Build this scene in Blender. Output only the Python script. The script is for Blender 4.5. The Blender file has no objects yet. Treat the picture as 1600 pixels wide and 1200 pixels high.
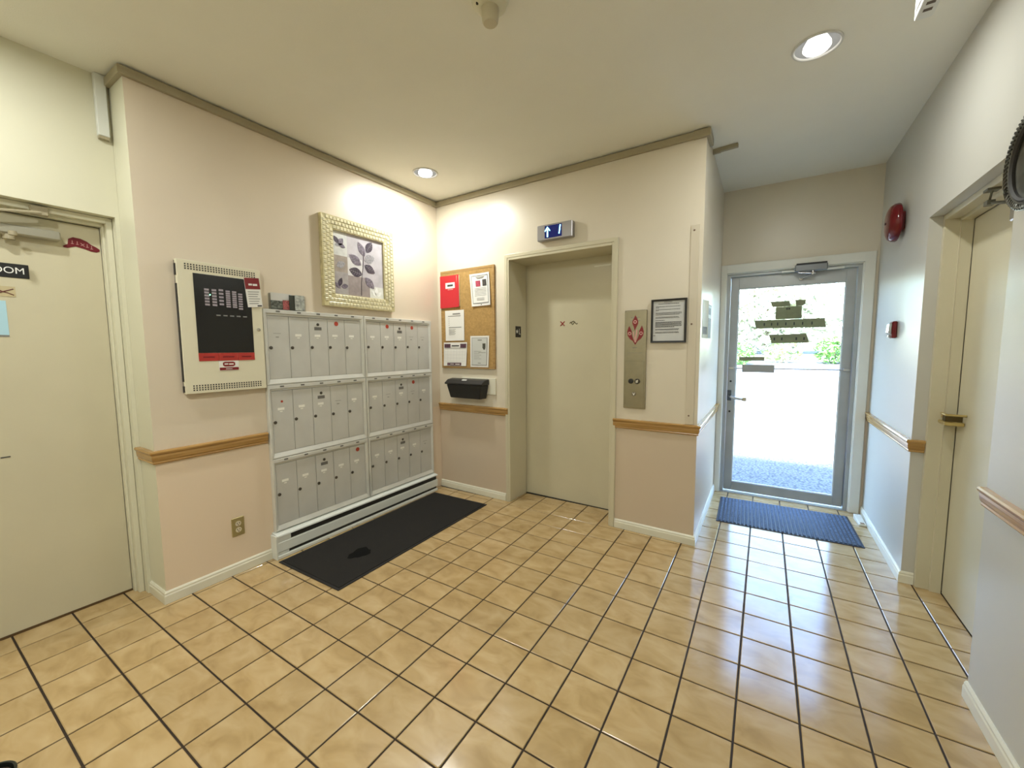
import bpy, bmesh, math, random
from mathutils import Vector, Matrix
random.seed(7)
SC = bpy.context.scene
COL = SC.collection

# ------------------------------------------------------------------ camera
T = 0.2032                                   # floor tile pitch
YAW, PITCH, ROLL = -0.5565, -0.08805, -0.0066156
CAM = Vector((0.04052, -1.91554, 1.37432))
fw = Vector((math.sin(YAW)*math.cos(PITCH), math.cos(YAW)*math.cos(PITCH), math.sin(PITCH)))
rt = Vector((math.cos(YAW), -math.sin(YAW), 0)); up = rt.cross(fw)
r2 = rt*math.cos(ROLL) + up*math.sin(ROLL); u2 = up*math.cos(ROLL) - rt*math.sin(ROLL)
cd = bpy.data.cameras.new('camera'); cd.sensor_width = 36; cd.lens = 634.487/1600*36
cd.clip_start = 0.02; cd.clip_end = 300
cam = bpy.data.objects.new('camera', cd); COL.objects.link(cam)
M3 = Matrix((r2, u2, -fw)).transposed()
cam.matrix_world = Matrix.Translation(CAM) @ M3.to_4x4()
SC.camera = cam

# ------------------------------------------------------------------ world, sun, exposure
W = bpy.data.worlds.new('sky'); SC.world = W; W.use_nodes = True
nt = W.node_tree; bgn = nt.nodes['Background']
sky = nt.nodes.new('ShaderNodeTexSky'); sky.sky_type = 'NISHITA'; sky.sun_disc = False
sky.sun_elevation = math.radians(64); sky.sun_rotation = math.radians(180); sky.air_density = 1.0; sky.dust_density = 0.5; sky.ozone_density = 3.0
nt.links.new(sky.outputs[0], bgn.inputs[0]); bgn.inputs[1].default_value = 3.9
sd = bpy.data.lights.new('sun', 'SUN'); sd.energy = 55; sd.angle = math.radians(8); sd.color = (1, .95, .86)
sun = bpy.data.objects.new('sun', sd); COL.objects.link(sun)
sun.rotation_euler = (math.radians(26), 0, math.radians(-12))   # from behind the building, shining towards +y
SC.view_settings.view_transform = 'Standard'
try: SC.view_settings.look = 'None'
except Exception: pass
SC.view_settings.exposure = 0.0; SC.view_settings.gamma = 1.0; SC.view_settings.use_curve_mapping = False
LAMP_W = (18.5, 12.0, 12.5, 37.0); LAMP_COL = (0.98, 1.0, 0.95)

# ------------------------------------------------------------------ materials
MATS = {}
def srgb(r, g, b):
    f = lambda c: (c/255/12.92 if c/255 <= .04045 else ((c/255+.055)/1.055)**2.4)
    return (f(r), f(g), f(b), 1)
def mat(name, col, rough=.5, metal=0., var=0., scale=8., bump=0., bscale=200., spec=.5, emit=None, estr=0.):
    if name in MATS: return MATS[name]
    m = bpy.data.materials.new(name); m.use_nodes = True; MATS[name] = m
    n = m.node_tree.nodes; l = m.node_tree.links; b = n['Principled BSDF']
    b.inputs['Base Color'].default_value = col; b.inputs['Roughness'].default_value = rough
    b.inputs['Metallic'].default_value = metal; b.inputs['Specular IOR Level'].default_value = spec
    if emit: b.inputs['Emission Color'].default_value = emit; b.inputs['Emission Strength'].default_value = estr
    if var or bump:
        g = n.new('ShaderNodeNewGeometry')
    if var:
        no = n.new('ShaderNodeTexNoise'); no.inputs['Scale'].default_value = scale; no.inputs['Detail'].default_value = 4
        l.new(g.outputs['Position'], no.inputs['Vector'])
        r = n.new('ShaderNodeValToRGB'); e = r.color_ramp.elements
        e[0].position = .3; e[1].position = .7
        e[0].color = tuple(c*(1-var) for c in col[:3])+(1,); e[1].color = tuple(min(1, c*(1+var)) for c in col[:3])+(1,)
        l.new(no.outputs['Fac'], r.inputs['Fac']); l.new(r.outputs['Color'], b.inputs['Base Color'])
    if bump:
        nb = n.new('ShaderNodeTexNoise'); nb.inputs['Scale'].default_value = bscale; nb.inputs['Detail'].default_value = 2
        l.new(g.outputs['Position'], nb.inputs['Vector'])
        bp = n.new('ShaderNodeBump'); bp.inputs['Strength'].default_value = bump; bp.inputs['Distance'].default_value = .002
        l.new(nb.outputs['Fac'], bp.inputs['Height']); l.new(bp.outputs['Normal'], b.inputs['Normal'])
    return m

BACKW = mat('paint_beige', (.70, .635, .515, 1), .34, var=.03, scale=1.5, bump=.10, bscale=160)
def dado(m, low, lowv):
    n = m.node_tree.nodes; l = m.node_tree.links; b = n['Principled BSDF']
    src = b.inputs['Base Color'].links[0].from_socket
    g = n.new('ShaderNodeNewGeometry'); sp = n.new('ShaderNodeSeparateXYZ'); l.new(g.outputs['Position'], sp.inputs[0])
    mt_ = n.new('ShaderNodeMath'); mt_.operation = 'LESS_THAN'; mt_.inputs[1].default_value = .81; l.new(sp.outputs['Z'], mt_.inputs[0])
    mx = n.new('ShaderNodeMix'); mx.data_type = 'RGBA'; l.new(mt_.outputs[0], mx.inputs['Factor']); l.new(src, mx.inputs['A']); mx.inputs['B'].default_value = low
    l.new(mx.outputs['Result'], b.inputs['Base Color'])
dado(BACKW, (.60, .495, .375, 1), 0)
PEACH = mat('paint_peach', (.70, .61, .485, 1), .34, var=.03, scale=1.5, bump=.10, bscale=160)
dado(PEACH, (.75, .615, .465, 1), 0)
CREAM = mat('paint_cream', (.69, .67, .525, 1), .36, var=.02, scale=1.5, bump=.08, bscale=160)
RIGHTW = mat('paint_ivory', (.54, .53, .48, 1), .36, spec=.4, var=.02, scale=1.5, bump=.05, bscale=120)
CEIL = mat('ceiling_paint', (.82, .81, .73, 1), .9, var=.02, scale=2, bump=.35, bscale=220, spec=.2)
DOORP = mat('door_enamel', (.60, .555, .405, 1), .30, var=.03, scale=3, bump=.10, bscale=350)
TRIMW = mat('white_trim', (.74, .72, .60, 1), .32, var=.02)
ENTRYW = mat('entry_casing', (.74, .74, .68, 1), .35)
OAK = None
ALU = mat('anodised_aluminium', (.42, .44, .45, 1), .38, metal=.55, var=.06, scale=6)
STEEL = mat('brushed_steel', (.36, .325, .255, 1), .2, metal=1.0, var=.06, scale=20)
MAILG = mat('mailbox_grey', (.58, .575, .54, 1), .36, metal=.15, var=.05, scale=7)
MAILF = mat('mailbox_frame', (.66, .66, .62, 1), .30, metal=.25, var=.05, scale=9)
BLACK = mat('black_plastic', (.012, .012, .012, 1), .45)
DARK = mat('dark_gap', (.03, .028, .025, 1), .7)
GREYINK = mat('grey_ink', (.22, .22, .21, 1), .8)
DKINK = mat('dark_ink', (.05, .05, .05, 1), .8)
WHITE = mat('white_paper', (.78, .77, .73, 1), .75)
CARD = mat('name_card', (.86, .85, .78, 1), .6)
RED = mat('red_card', (.55, .018, .028, 1), .5)
DRED = mat('dark_red', (.20, .008, .011, 1), .35)
BRASS = mat('brass', (.62, .48, .20, 1), .3, metal=.9)
BEIGEP = mat('panel_cream', (.72, .68, .52, 1), .4)
HEATW = mat('heater_white', (.72, .74, .70, 1), .35)
TRUNK = mat('raceway_taupe', (.36, .315, .21, 1), .45)
CHROME = mat('satin_chrome', (.62, .62, .62, 1), .22, metal=1)
GROUT = mat('grout', (.030, .018, .010, 1), .8, var=.25, scale=30)

def wood(name, c1, c2):
    m = bpy.data.materials.new(name); m.use_nodes = True; n = m.node_tree.nodes; l = m.node_tree.links; b = n['Principled BSDF']
    g = n.new('ShaderNodeNewGeometry'); mp = n.new('ShaderNodeMapping'); mp.inputs['Scale'].default_value = (2.5, 2.5, 60)
    no = n.new('ShaderNodeTexNoise'); no.inputs['Scale'].default_value = 1.5; no.inputs['Detail'].default_value = 5
    r = n.new('ShaderNodeValToRGB'); r.color_ramp.elements[0].color = c1; r.color_ramp.elements[1].color = c2
    r.color_ramp.elements[0].position = .35; r.color_ramp.elements[1].position = .65
    l.new(g.outputs['Position'], mp.inputs['Vector']); l.new(mp.outputs[0], no.inputs['Vector'])
    l.new(no.outputs['Fac'], r.inputs['Fac']); l.new(r.outputs['Color'], b.inputs['Base Color'])
    b.inputs['Roughness'].default_value = .22
    return m
OAK = wood('varnished_oak', (.36, .20, .06, 1), (.50, .30, .105, 1))

def tile_material():
    m = bpy.data.materials.new('glazed_tile'); m.use_nodes = True; n = m.node_tree.nodes; l = m.node_tree.links; b = n['Principled BSDF']
    g = n.new('ShaderNodeNewGeometry')
    dv = n.new('ShaderNodeVectorMath'); dv.operation = 'DIVIDE'; dv.inputs[1].default_value = (T, T, 10)
    fl = n.new('ShaderNodeVectorMath'); fl.operation = 'FLOOR'
    wn = n.new('ShaderNodeTexWhiteNoise'); wn.noise_dimensions = '3D'
    l.new(g.outputs['Position'], dv.inputs[0]); l.new(dv.outputs[0], fl.inputs[0]); l.new(fl.outputs[0], wn.inputs['Vector'])
    sc = n.new('ShaderNodeVectorMath'); sc.operation = 'SCALE'; sc.inputs['Scale'].default_value = 3.7
    ad = n.new('ShaderNodeVectorMath'); ad.operation = 'ADD'
    l.new(wn.outputs['Color'], sc.inputs[0]); l.new(sc.outputs[0], ad.inputs[0])
    st = n.new('ShaderNodeVectorMath'); st.operation = 'MULTIPLY'; st.inputs[1].default_value = (1.0, 1.7, 1.0)
    l.new(g.outputs['Position'], st.inputs[0]); l.new(st.outputs[0], ad.inputs[1])
    no = n.new('ShaderNodeTexNoise'); no.inputs['Scale'].default_value = 7; no.inputs['Detail'].default_value = 3; no.inputs['Distortion'].default_value = .6
    l.new(ad.outputs[0], no.inputs['Vector'])
    r = n.new('ShaderNodeValToRGB'); e = r.color_ramp.elements
    e[0].position = .30; e[0].color = (.40, .27, .118, 1); e[1].position = .70; e[1].color = (.55, .405, .215, 1)
    k = r.color_ramp.elements.new(.48); k.color = (.485, .34, .16, 1)
    l.new(no.outputs['Fac'], r.inputs['Fac'])
    hs = n.new('ShaderNodeHueSaturation')
    mr = n.new('ShaderNodeMapRange'); mr.inputs['To Min'].default_value = .93; mr.inputs['To Max'].default_value = 1.06
    l.new(wn.outputs['Value'], mr.inputs['Value']); l.new(mr.outputs[0], hs.inputs['Value']); l.new(r.outputs['Color'], hs.inputs['Color'])
    l.new(hs.outputs['Color'], b.inputs['Base Color'])
    mr2 = n.new('ShaderNodeMapRange'); mr2.inputs['To Min'].default_value = .12; mr2.inputs['To Max'].default_value = .19
    b.inputs['Specular IOR Level'].default_value = .68; l.new(no.outputs['Fac'], mr2.inputs['Value']); l.new(mr2.outputs[0], b.inputs['Roughness'])
    return m
TILE = tile_material()

def glass_material():
    m = bpy.data.materials.new('door_glass'); m.use_nodes = True; n = m.node_tree.nodes; l = m.node_tree.links
    n.remove(n['Principled BSDF']); out = n['Material Output']
    tr = n.new('ShaderNodeBsdfTransparent'); tr.inputs[0].default_value = (.97, .99, .985, 1)
    gl = n.new('ShaderNodeBsdfGlossy'); gl.inputs['Roughness'].default_value = .02
    mx = n.new('ShaderNodeMixShader'); mx.inputs[0].default_value = .035; l.new(tr.outputs[0], mx.inputs[1]); l.new(gl.outputs[0], mx.inputs[2])
    l.new(mx.outputs[0], out.inputs[0]); return m
GLASS = glass_material()
def clear_plastic():
    m = bpy.data.materials.new('clear_acrylic'); m.use_nodes = True; n = m.node_tree.nodes; l = m.node_tree.links
    n.remove(n['Principled BSDF']); out = n['Material Output']
    tr = n.new('ShaderNodeBsdfTransparent'); tr.inputs[0].default_value = (.9, .91, .9, 1)
    gl = n.new('ShaderNodeBsdfGlossy'); gl.inputs['Roughness'].default_value = .08
    mx = n.new('ShaderNodeMixShader'); mx.inputs[0].default_value = .12; l.new(tr.outputs[0], mx.inputs[1]); l.new(gl.outputs[0], mx.inputs[2])
    l.new(mx.outputs[0], out.inputs[0]); return m
ACRYL = clear_plastic()
def emat(name, col, s):
    return mat(name, col, .4, emit=col, estr=s)

# ------------------------------------------------------------------ mesh builder
class MB:
    def __init__(s): s.v = []; s.f = []
    def add(s, vs, fs):
        o = len(s.v); s.v += [tuple(v) for v in vs]; s.f += [tuple(i+o for i in f) for f in fs]; return s
    def box(s, x0, x1, y0, y1, z0, z1):
        return s.add([(x0,y0,z0),(x1,y0,z0),(x1,y1,z0),(x0,y1,z0),(x0,y0,z1),(x1,y0,z1),(x1,y1,z1),(x0,y1,z1)],
                     [(0,3,2,1),(4,5,6,7),(0,1,5,4),(1,2,6,5),(2,3,7,6),(3,0,4,7)])
    def prism(s, poly, a, b, ax='z'):
        def p(q, t): return {'z':(q[0],q[1],t),'y':(q[0],t,q[1]),'x':(t,q[0],q[1])}[ax]
        n = len(poly)
        return s.add([p(q,a) for q in poly]+[p(q,b) for q in poly],
                     [tuple(range(n))[::-1], tuple(range(n,2*n))]+[(i,(i+1)%n,n+(i+1)%n,n+i) for i in range(n)])
    def lathe(s, prof, c=(0,0,0), ax='z', n=24, ring=False):
        # prof: list of (radius, t); closed with caps when the radius is not zero
        vs = []; c = Vector(c)
        for r, t in prof:
            for k in range(n):
                a = 2*math.pi*k/n; x, y = r*math.cos(a), r*math.sin(a)
                vs.append(tuple(c + Vector({'z':(x,y,t),'y':(x,t,y),'x':(t,x,y)}[ax])))
        fs = []
        for j in range(len(prof)-1):
            for k in range(n):
                fs.append((j*n+k, j*n+(k+1)%n, (j+1)*n+(k+1)%n, (j+1)*n+k))
        if ring: fs += [((len(prof)-1)*n+k, (len(prof)-1)*n+(k+1)%n, (k+1)%n, k) for k in range(n)]
        else: fs.append(tuple(range(n))); fs.append(tuple(range((len(prof)-1)*n, len(prof)*n)))
        return s.add(vs, fs)
    def cyl(s, c, r, a, b, ax='z', n=20): return s.lathe([(r,a),(r,b)], c, ax, n)
    def tube(s, pts, r, n=8):
        pts = [Vector(p) for p in pts]; vs = []; m = len(pts)
        for i, p in enumerate(pts):
            d = (pts[min(i+1,m-1)]-pts[max(i-1,0)]).normalized()
            a = Vector((0,0,1)) if abs(d.z) < .9 else Vector((1,0,0))
            e1 = d.cross(a).normalized(); e2 = d.cross(e1)
            for k in range(n):
                t = 2*math.pi*k/n; vs.append(tuple(p + (e1*math.cos(t)+e2*math.sin(t))*r))
        fs = [(i*n+k, i*n+(k+1)%n, (i+1)*n+(k+1)%n, (i+1)*n+k) for i in range(m-1) for k in range(n)]
        fs += [tuple(range(n)), tuple(range((m-1)*n, m*n))]
        return s.add(vs, fs)
    def sweep(s, prof, path):
        # prof: (out, z) polygon; path in plan, room on the right-hand side
        P = [Vector(p) for p in path]; m = len(P); k = len(prof); vs = []
        for i in range(m):
            d1 = (P[i]-P[i-1]).normalized() if i > 0 else None
            d2 = (P[i+1]-P[i]).normalized() if i < m-1 else None
            n1 = Vector((d1.y, -d1.x)) if d1 else None; n2 = Vector((d2.y, -d2.x)) if d2 else None
            if n1 and n2: q = (n1+n2); nn = q/(q.dot(n1))
            else: nn = n1 or n2
            for o, z in prof: vs.append((P[i].x+nn.x*o, P[i].y+nn.y*o, z))
        fs = [(i*k+a, i*k+(a+1)%k, (i+1)*k+(a+1)%k, (i+1)*k+a) for i in range(m-1) for a in range(k)]
        fs += [tuple(range(k)), tuple(range((m-1)*k, m*k))]
        return s.add(vs, fs)
    def mesh(s, name, m, bevel=0, smooth=False, seg=1):
        me = bpy.data.meshes.new(name); me.from_pydata(s.v, [], s.f)
        bm = bmesh.new(); bm.from_mesh(me)
        bmesh.ops.remove_doubles(bm, verts=bm.verts, dist=1e-6)
        bmesh.ops.recalc_face_normals(bm, faces=bm.faces)
        if bevel:
            ed = [e for e in bm.edges if len(e.link_faces) == 2 and e.calc_face_angle(0) > .5]
            bmesh.ops.bevel(bm, geom=ed, offset=bevel, segments=seg, profile=.5, affect='EDGES', clamp_overlap=True)
        if smooth:
            for f in bm.faces: f.smooth = True
            for e in bm.edges:
                if len(e.link_faces) == 2 and e.calc_face_angle(0) > .6: e.smooth = False
        bm.to_mesh(me); bm.free()
        me.materials.append(m); return me
    def build(s, name, m, parent=None, at=None, bevel=0, smooth=False, seg=1):
        return link(name, s.mesh(name, m, bevel, smooth, seg), parent, at)
def link(name, me, parent=None, at=None):
    o = bpy.data.objects.new(name, me); COL.objects.link(o)
    if parent: o.parent = parent
    if at is not None: o.matrix_basis = at
    return o
def tag(o, label=None, cat=None, group=None, kind=None):
    if label: o['label'] = label
    if cat: o['category'] = cat
    if group: o['group'] = group
    if kind: o['kind'] = kind
    return o
def thing(name, label, cat, at, group=None, kind=None):
    o = bpy.data.objects.new(name, None); o.empty_display_size = .05; COL.objects.link(o); o.matrix_basis = at
    return tag(o, label, cat, group, kind)
def box(x0,x1,y0,y1,z0,z1): return MB().box(x0,x1,y0,y1,z0,z1)
def text_mesh(s, size, m, depth=.0006):
    c = bpy.data.curves.new('lettering', 'FONT'); c.body = s; c.size = size; c.extrude = depth; c.align_x = 'CENTER'; c.align_y = 'CENTER'
    o = bpy.data.objects.new('lettering', c); COL.objects.link(o)
    bpy.context.view_layer.update()
    me = bpy.data.meshes.new_from_object(o.evaluated_get(bpy.context.evaluated_depsgraph_get()))
    bpy.data.objects.remove(o)
    me.transform(Matrix.Rotation(math.pi/2, 4, 'X')); me.materials.clear(); me.materials.append(m)
    return me

# wall frames: local x along the wall (to the right seen from the room), local y into the wall
ANG = math.radians(-1.29)
E0 = Vector((-.33, 1.05, 0))
FR = {'mail': (Vector((-2.675,0,0)), math.pi/2), 'left': (Vector((-2.88,0,0)), math.pi/2), 'elev': (E0, ANG),
      'entry': (Vector((0,2.33,0)), 0.), 'right': (Vector((.765,0,0)), -math.pi/2), 'corr': (Vector((-.33,0,0)), math.pi/2)}
def at(fr, u=0, z=0, out=0, tilt=0):
    o, a = FR[fr]
    return Matrix.Translation(o) @ Matrix.Rotation(a, 4, 'Z') @ Matrix.Translation((u, -out, z)) @ Matrix.Rotation(tilt, 4, 'Y')
def EP(u, d=0):       # plan point of the elevator wall (d into the wall)
    return (E0.x+u*math.cos(ANG)-d*math.sin(ANG), E0.y+u*math.sin(ANG)+d*math.cos(ANG))

# ------------------------------------------------------------------ the shell
ZC = 2.76
XM, XL, XR, YE = -2.675, -2.88, .765, 2.33
CORN = EP((XM+.33)/math.cos(ANG))
YN = -3.2
XD1 = -3.0      # face of the left door
XD4 = .925      # face of the right door

w = MB(); w.prism([(XM,1.6),(XM,-1.128),(-3.35,-1.128),(-3.35,1.6)], 0, ZC)
wm = w.build('wall_mail', PEACH); wm.data.materials.append(CREAM)
for pf in wm.data.polygons:
    if pf.normal.y < -.9: pf.material_index = 1
tag(wm, 'peach painted wall carrying the mailboxes and alarm panel', 'wall', kind='structure')
w = MB(); w.prism([(XL,-1.1285),(XL,-1.146),(-3.35,-1.146),(-3.35,-1.1285)], 0, ZC)
w.box(-3.35, XL, -2.12, -1.146, 2.07, ZC); w.box(-3.35, XL, YN, -2.12, 0, ZC); w.box(-3.35,-3.06,-2.12,-1.146,0,2.07)
tag(w.build('wall_left', CREAM), 'cream painted wall around the recessed room door', 'wall', kind='structure')
w = MB()
OL, OR = -1.562, -.562    # elevator opening (outside of its frame), along the wall
w.prism([CORN, EP(OL), EP(OL,.6), (XM-.0,1.66)], 0, ZC)
w.prism([EP(OL), EP(OR), EP(OR,.6), EP(OL,.6)], 2.17, ZC)
w.prism([EP(OR), (E0.x,E0.y), (-.33, 2.6), (-.92, 2.6), EP(OR,.6)], 0, ZC)
w.prism([EP(OL,.36), EP(OR,.36), EP(OR,.6), EP(OL,.6)], 0, 2.17)
tag(w.build('wall_back', BACKW), 'beige painted wall around the elevator door', 'wall', kind='structure')
w = MB(); w.box(-.3299,-.288,YE,2.5,0,ZC).box(.682,XR,YE,2.5,0,ZC).box(-.288,.682,YE,2.5,2.038,ZC)
tag(w.build('wall_entry', BACKW), 'beige painted wall above the glazed entrance door', 'wall', kind='structure')
w = MB(); w.box(XR,1.3,1.20,2.5,0,ZC).box(XR,1.3,.274,1.20,2.062,ZC).box(XR,1.3,YN,.274,0,ZC).box(1.0,1.3,.274,1.20,0,2.062)
tag(w.build('wall_right', RIGHTW), 'ivory semi-gloss wall with the recessed door', 'wall', kind='structure')
tag(box(-3.35,1.3,YN-.15,YN,0,ZC).build('wall_near', CREAM), 'cream wall closing the lobby behind', 'wall', kind='structure')

# ceiling with a square hole for each recessed lamp
LAMPS = [(-2.30,.57), (.187,.545), (-2.30,-1.80), (-1.05,-2.35)]
H = .13
xs = sorted({-9., 7.} | {x+d for x, y in LAMPS for d in (-H, H)}); ys = sorted({-9., 2.6} | {y+d for x, y in LAMPS for d in (-H, H)})
w = MB()
for i in range(len(xs)-1):
    for j in range(len(ys)-1):
        cx, cy = (xs[i]+xs[i+1])/2, (ys[j]+ys[j+1])/2
        if any(abs(cx-x) < H and abs(cy-y) < H for x, y in LAMPS): continue
        w.box(xs[i],xs[i+1],ys[j],ys[j+1],ZC,ZC+.3)
for x, y in LAMPS:
    n = 48; ring = [(x+.0885*math.cos(2*math.pi*k/n), y+.0885*math.sin(2*math.pi*k/n)) for k in range(n)]
    sqr = []
    for k in range(n):
        c_, s_ = math.cos(2*math.pi*k/n), math.sin(2*math.pi*k/n); m_ = max(abs(c_), abs(s_)); sqr.append((x+H*c_/m_, y+H*s_/m_))
    vs = [(a,b,ZC) for a,b in ring]+[(a,b,ZC) for a,b in sqr]+[(a,b,ZC+.3) for a,b in ring]+[(a,b,ZC+.3) for a,b in sqr]
    fs = []
    for k in range(n):
        j = (k+1)%n; fs += [(k,j,n+j,n+k),(2*n+k,2*n+j,3*n+j,3*n+k),(k,j,2*n+j,2*n+k)]
    w.add(vs, fs)
tag(w.build('ceiling', CEIL), 'plain off-white textured lobby ceiling', 'ceiling', kind='structure')

# floor: grout bed and single tiles
floor = box(-3.06,1.0,YN,2.34,-.12,-.0042).build('floor', GROUT)
tag(floor, 'beige mottled ceramic tile floor with dark grout', 'floor', kind='structure')
def yelev(x): return E0.y + (x-E0.x)*math.tan(ANG)
def regions():
    yb = 1.05
    return [(XM+.001, XR-.001, YN, 1.05), (-3.0, XM+.001, YN, -1.129), (XM+.001, -.33, 1.05, 1.075), (-1.848,-.925,1.075,1.345), (-.329, XR-.001, 1.05, YE-.0),
            (-.286,.68,YE,2.338), (XR-.001, XD4, .276, 1.198)]
G = .0037
def inter(a, b): return (max(a[0],b[0]), min(a[1],b[1]), max(a[2],b[2]), min(a[3],b[3]))
def outline(i, j):
    """the part of tile (i, j) that lies on the floor: one rectangle (the bounding one of what the regions leave)"""
    t = (i*T+G, (i+1)*T-G, j*T+G, (j+1)*T-G); best = None
    rs = [r for r in (inter(t, q) for q in regions()) if r[1]-r[0] > .004 and r[3]-r[2] > .004]
    if not rs: return None
    return (min(r[0] for r in rs), max(r[1] for r in rs), min(r[2] for r in rs), max(r[3] for r in rs)), t, rs
def project(x, y, z=0):
    d = Vector((x, y, z))-CAM; c = d.dot(fw)
    if c < .05: return None
    return 800+634.487*d.dot(r2)/c, 600-634.487*d.dot(u2)/c
def tile_mesh(x0, x1, y0, y1):
    b = .0022; m = MB()
    m.add([(x0,y0,-.006),(x1,y0,-.006),(x1,y1,-.006),(x0,y1,-.006),(x0,y0,-.0016),(x1,y0,-.0016),(x1,y1,-.0016),(x0,y1,-.0016),
           (x0+b,y0+b,0),(x1-b,y0+b,0),(x1-b,y1-b,0),(x0+b,y1-b,0)],
          [(0,1,5,4),(1,2,6,5),(2,3,7,6),(3,0,4,7),(4,5,9,8),(5,6,10,9),(6,7,11,10),(7,4,8,11),(8,9,10,11)])
    return m
full = tile_mesh(G, T-G, G, T-G).mesh('tile', TILE)
cand = []
for i in range(-16, 6):
    for j in range(-17, 13):
        o = outline(i, j)
        if not o: continue
        r, t, rs = o
        pp = [project(x, y) for x in r[:2] for y in r[2:]]
        pp = [pp[0], pp[1], pp[3], pp[2]]
        area = 0; vis = False
        if all(pp):
            area = abs(sum(pp[k][0]*pp[(k+1)%4][1]-pp[(k+1)%4][0]*pp[k][1] for k in range(4)))/2
            vis = any(-20 < q[0] < 1620 and 0 < q[1] < 1230 for q in pp)
        cand.append((area if vis else 0, i, j, r, t, rs))
cand.sort(key=lambda c: -c[0])
rest = MB(); nt_ = 0
for area, i, j, r, t, rs in cand:
    whole = all(abs(a-b) < 1e-6 for a, b in zip(r, t))
    if nt_ < 299 and area > 0:
        nt_ += 1
        if whole: link('tile', full, floor, Matrix.Translation((i*T, j*T, 0)))
        else:
            ox, oy = i*T, j*T
            tile_mesh(r[0]-ox, r[1]-ox, r[2]-oy, r[3]-oy).build('tile', TILE, floor, Matrix.Translation((ox, oy, 0)))
    else:
        q = tile_mesh(*r); rest.add(q.v, q.f)
if rest.v: tag(rest.build('tile_field', TILE, floor), kind='stuff')

# baseboards, chair rails, cable raceway
BASE = [(0,.001),(.013,.001),(.013,.045),(.010,.052),(.010,.060),(.005,.068),(0,.068)]
def baseboard(name, path, label): tag(MB().sweep(BASE, path).build(name, TRIMW), label, 'baseboard', kind='structure')
UH0, UH1 = -.572, .968    # baseboard heater extent on the mail wall
baseboard('baseboard_mail', [(-2.879,-1.128),(XM,-1.128),(XM,UH0-.001)], 'cream baseboard wrapping the corner below the alarm panel')
baseboard('baseboard_back', [(XM+.0005,CORN[1]),EP(OL-.001)], 'cream baseboard under the cork board wall')
baseboard('baseboard_corner', [EP(OR+.001),(E0.x,E0.y),(-.33,YE-.0005)], 'cream baseboard wrapping the corner under the call panel')
baseboard('baseboard_right', [(XR,YE-.0005),(XR,1.20),(.8185,1.20)], 'cream baseboard along the corridor wall to the recess')
baseboard('baseboard_near', [(XR,.274),(XR,YN)], 'cream baseboard on the wall beside the recessed door')
RAIL = [(0,.775),(.010,.775),(.013,.781),(.011,.787),(.016,.796),(.018,.812),(.017,.822),(.024,.830),(.026,.838),(.022,.845),(0,.845)]
def rail(name, path, label): tag(MB().sweep(RAIL, path).build(name, OAK, smooth=False), label, 'chair rail', kind='structure')
rail('trim_1', [(-2.879,-1.128),(XM,-1.128),(XM,-.558)], 'oak chair rail wrapping the corner beside the mailboxes')
rail('trim_2', [(XM+.0005,CORN[1]),EP(OL+.028)], 'oak chair rail under the black drop box')
rail('trim_3', [EP(OR-.018),(E0.x,E0.y),(-.33,YE-.0005)], 'oak chair rail under the call panel, turning into the corridor')
rail('trim_4', [(XR,YE-.0005),(XR,1.20),(.8185,1.20)], 'oak chair rail on the corridor wall ending in the recess')
rail('trim_5', [(XR,.274),(XR,YN)], 'oak chair rail on the wall beside the recessed door')
RACE = [(0,2.708),(.020,2.708),(.022,2.712),(.022,2.746),(.020,2.750),(0,2.750)]
rc = thing('cable_raceway', 'taupe cable raceway running along the ceiling edge above mailboxes and elevator', 'raceway', Matrix.Identity(4))
def arc(c, p, q, n=6):     # rounded corner between p and q around corner c
    return [tuple((1-t)**2*Vector(p)+2*t*(1-t)*Vector(c)+t*t*Vector(q)) for t in [k/n for k in range(n+1)]]
MB().sweep(RACE, [(-2.86,-1.1285),(XM+.0005,-1.1285),(XM+.0005,CORN[1]-.05)]).build('duct', TRUNK, rc)
MB().sweep([(o+.001 if o > 0 else 0,z-.0015 if z < 2.73 else z+.0015) for o,z in RACE], [(XM+.0005,CORN[1]-.05),(XM+.0005,CORN[1]-.0005),EP((XM+.33)+.05,-.0005)]).build('corner_piece', TRUNK, rc)
MB().sweep(RACE, [EP((XM+.33)+.05,-.0005),EP(-.075,-.0005)]).build('duct', TRUNK, rc)
MB().sweep([(o+.002 if o > 0 else 0,z-.003 if z < 2.73 else z+.003) for o,z in RACE], [EP(-.075,-.0005),(E0.x+.0005,E0.y-.0005),(-.3295,1.20)]).build('corner_piece', TRUNK, rc)
MB().box(-.327,-.316,1.20,1.235,2.715,2.75).build('end_plug', ALU, rc)
tr = thing('raceway_offcut', 'short taupe raceway stub fixed to the ceiling by the corridor corner', 'raceway', Matrix.Translation((-.26,1.385,ZC)) @ Matrix.Rotation(math.radians(-7),4,'Z'))
box(-.088,.088,-.014,.014,-.026,-.0005).build('duct', TRUNK, tr, bevel=.002); box(-.0885,-.02,-.011,.011,-.030,-.0255).build('cover', TRUNK, tr)
cv = thing('vertical_raceway', 'white vertical cable raceway in the corner above the cream door', 'raceway', at('left', -1.165, 2.46))
box(-.022,.022,-.030,-.0005,0,.298).build('duct', HEATW, cv, bevel=.003)
box(-.020,.020,-.026,-.004,-.014,-.0005).build('end_cap', TRUNK, cv)

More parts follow.
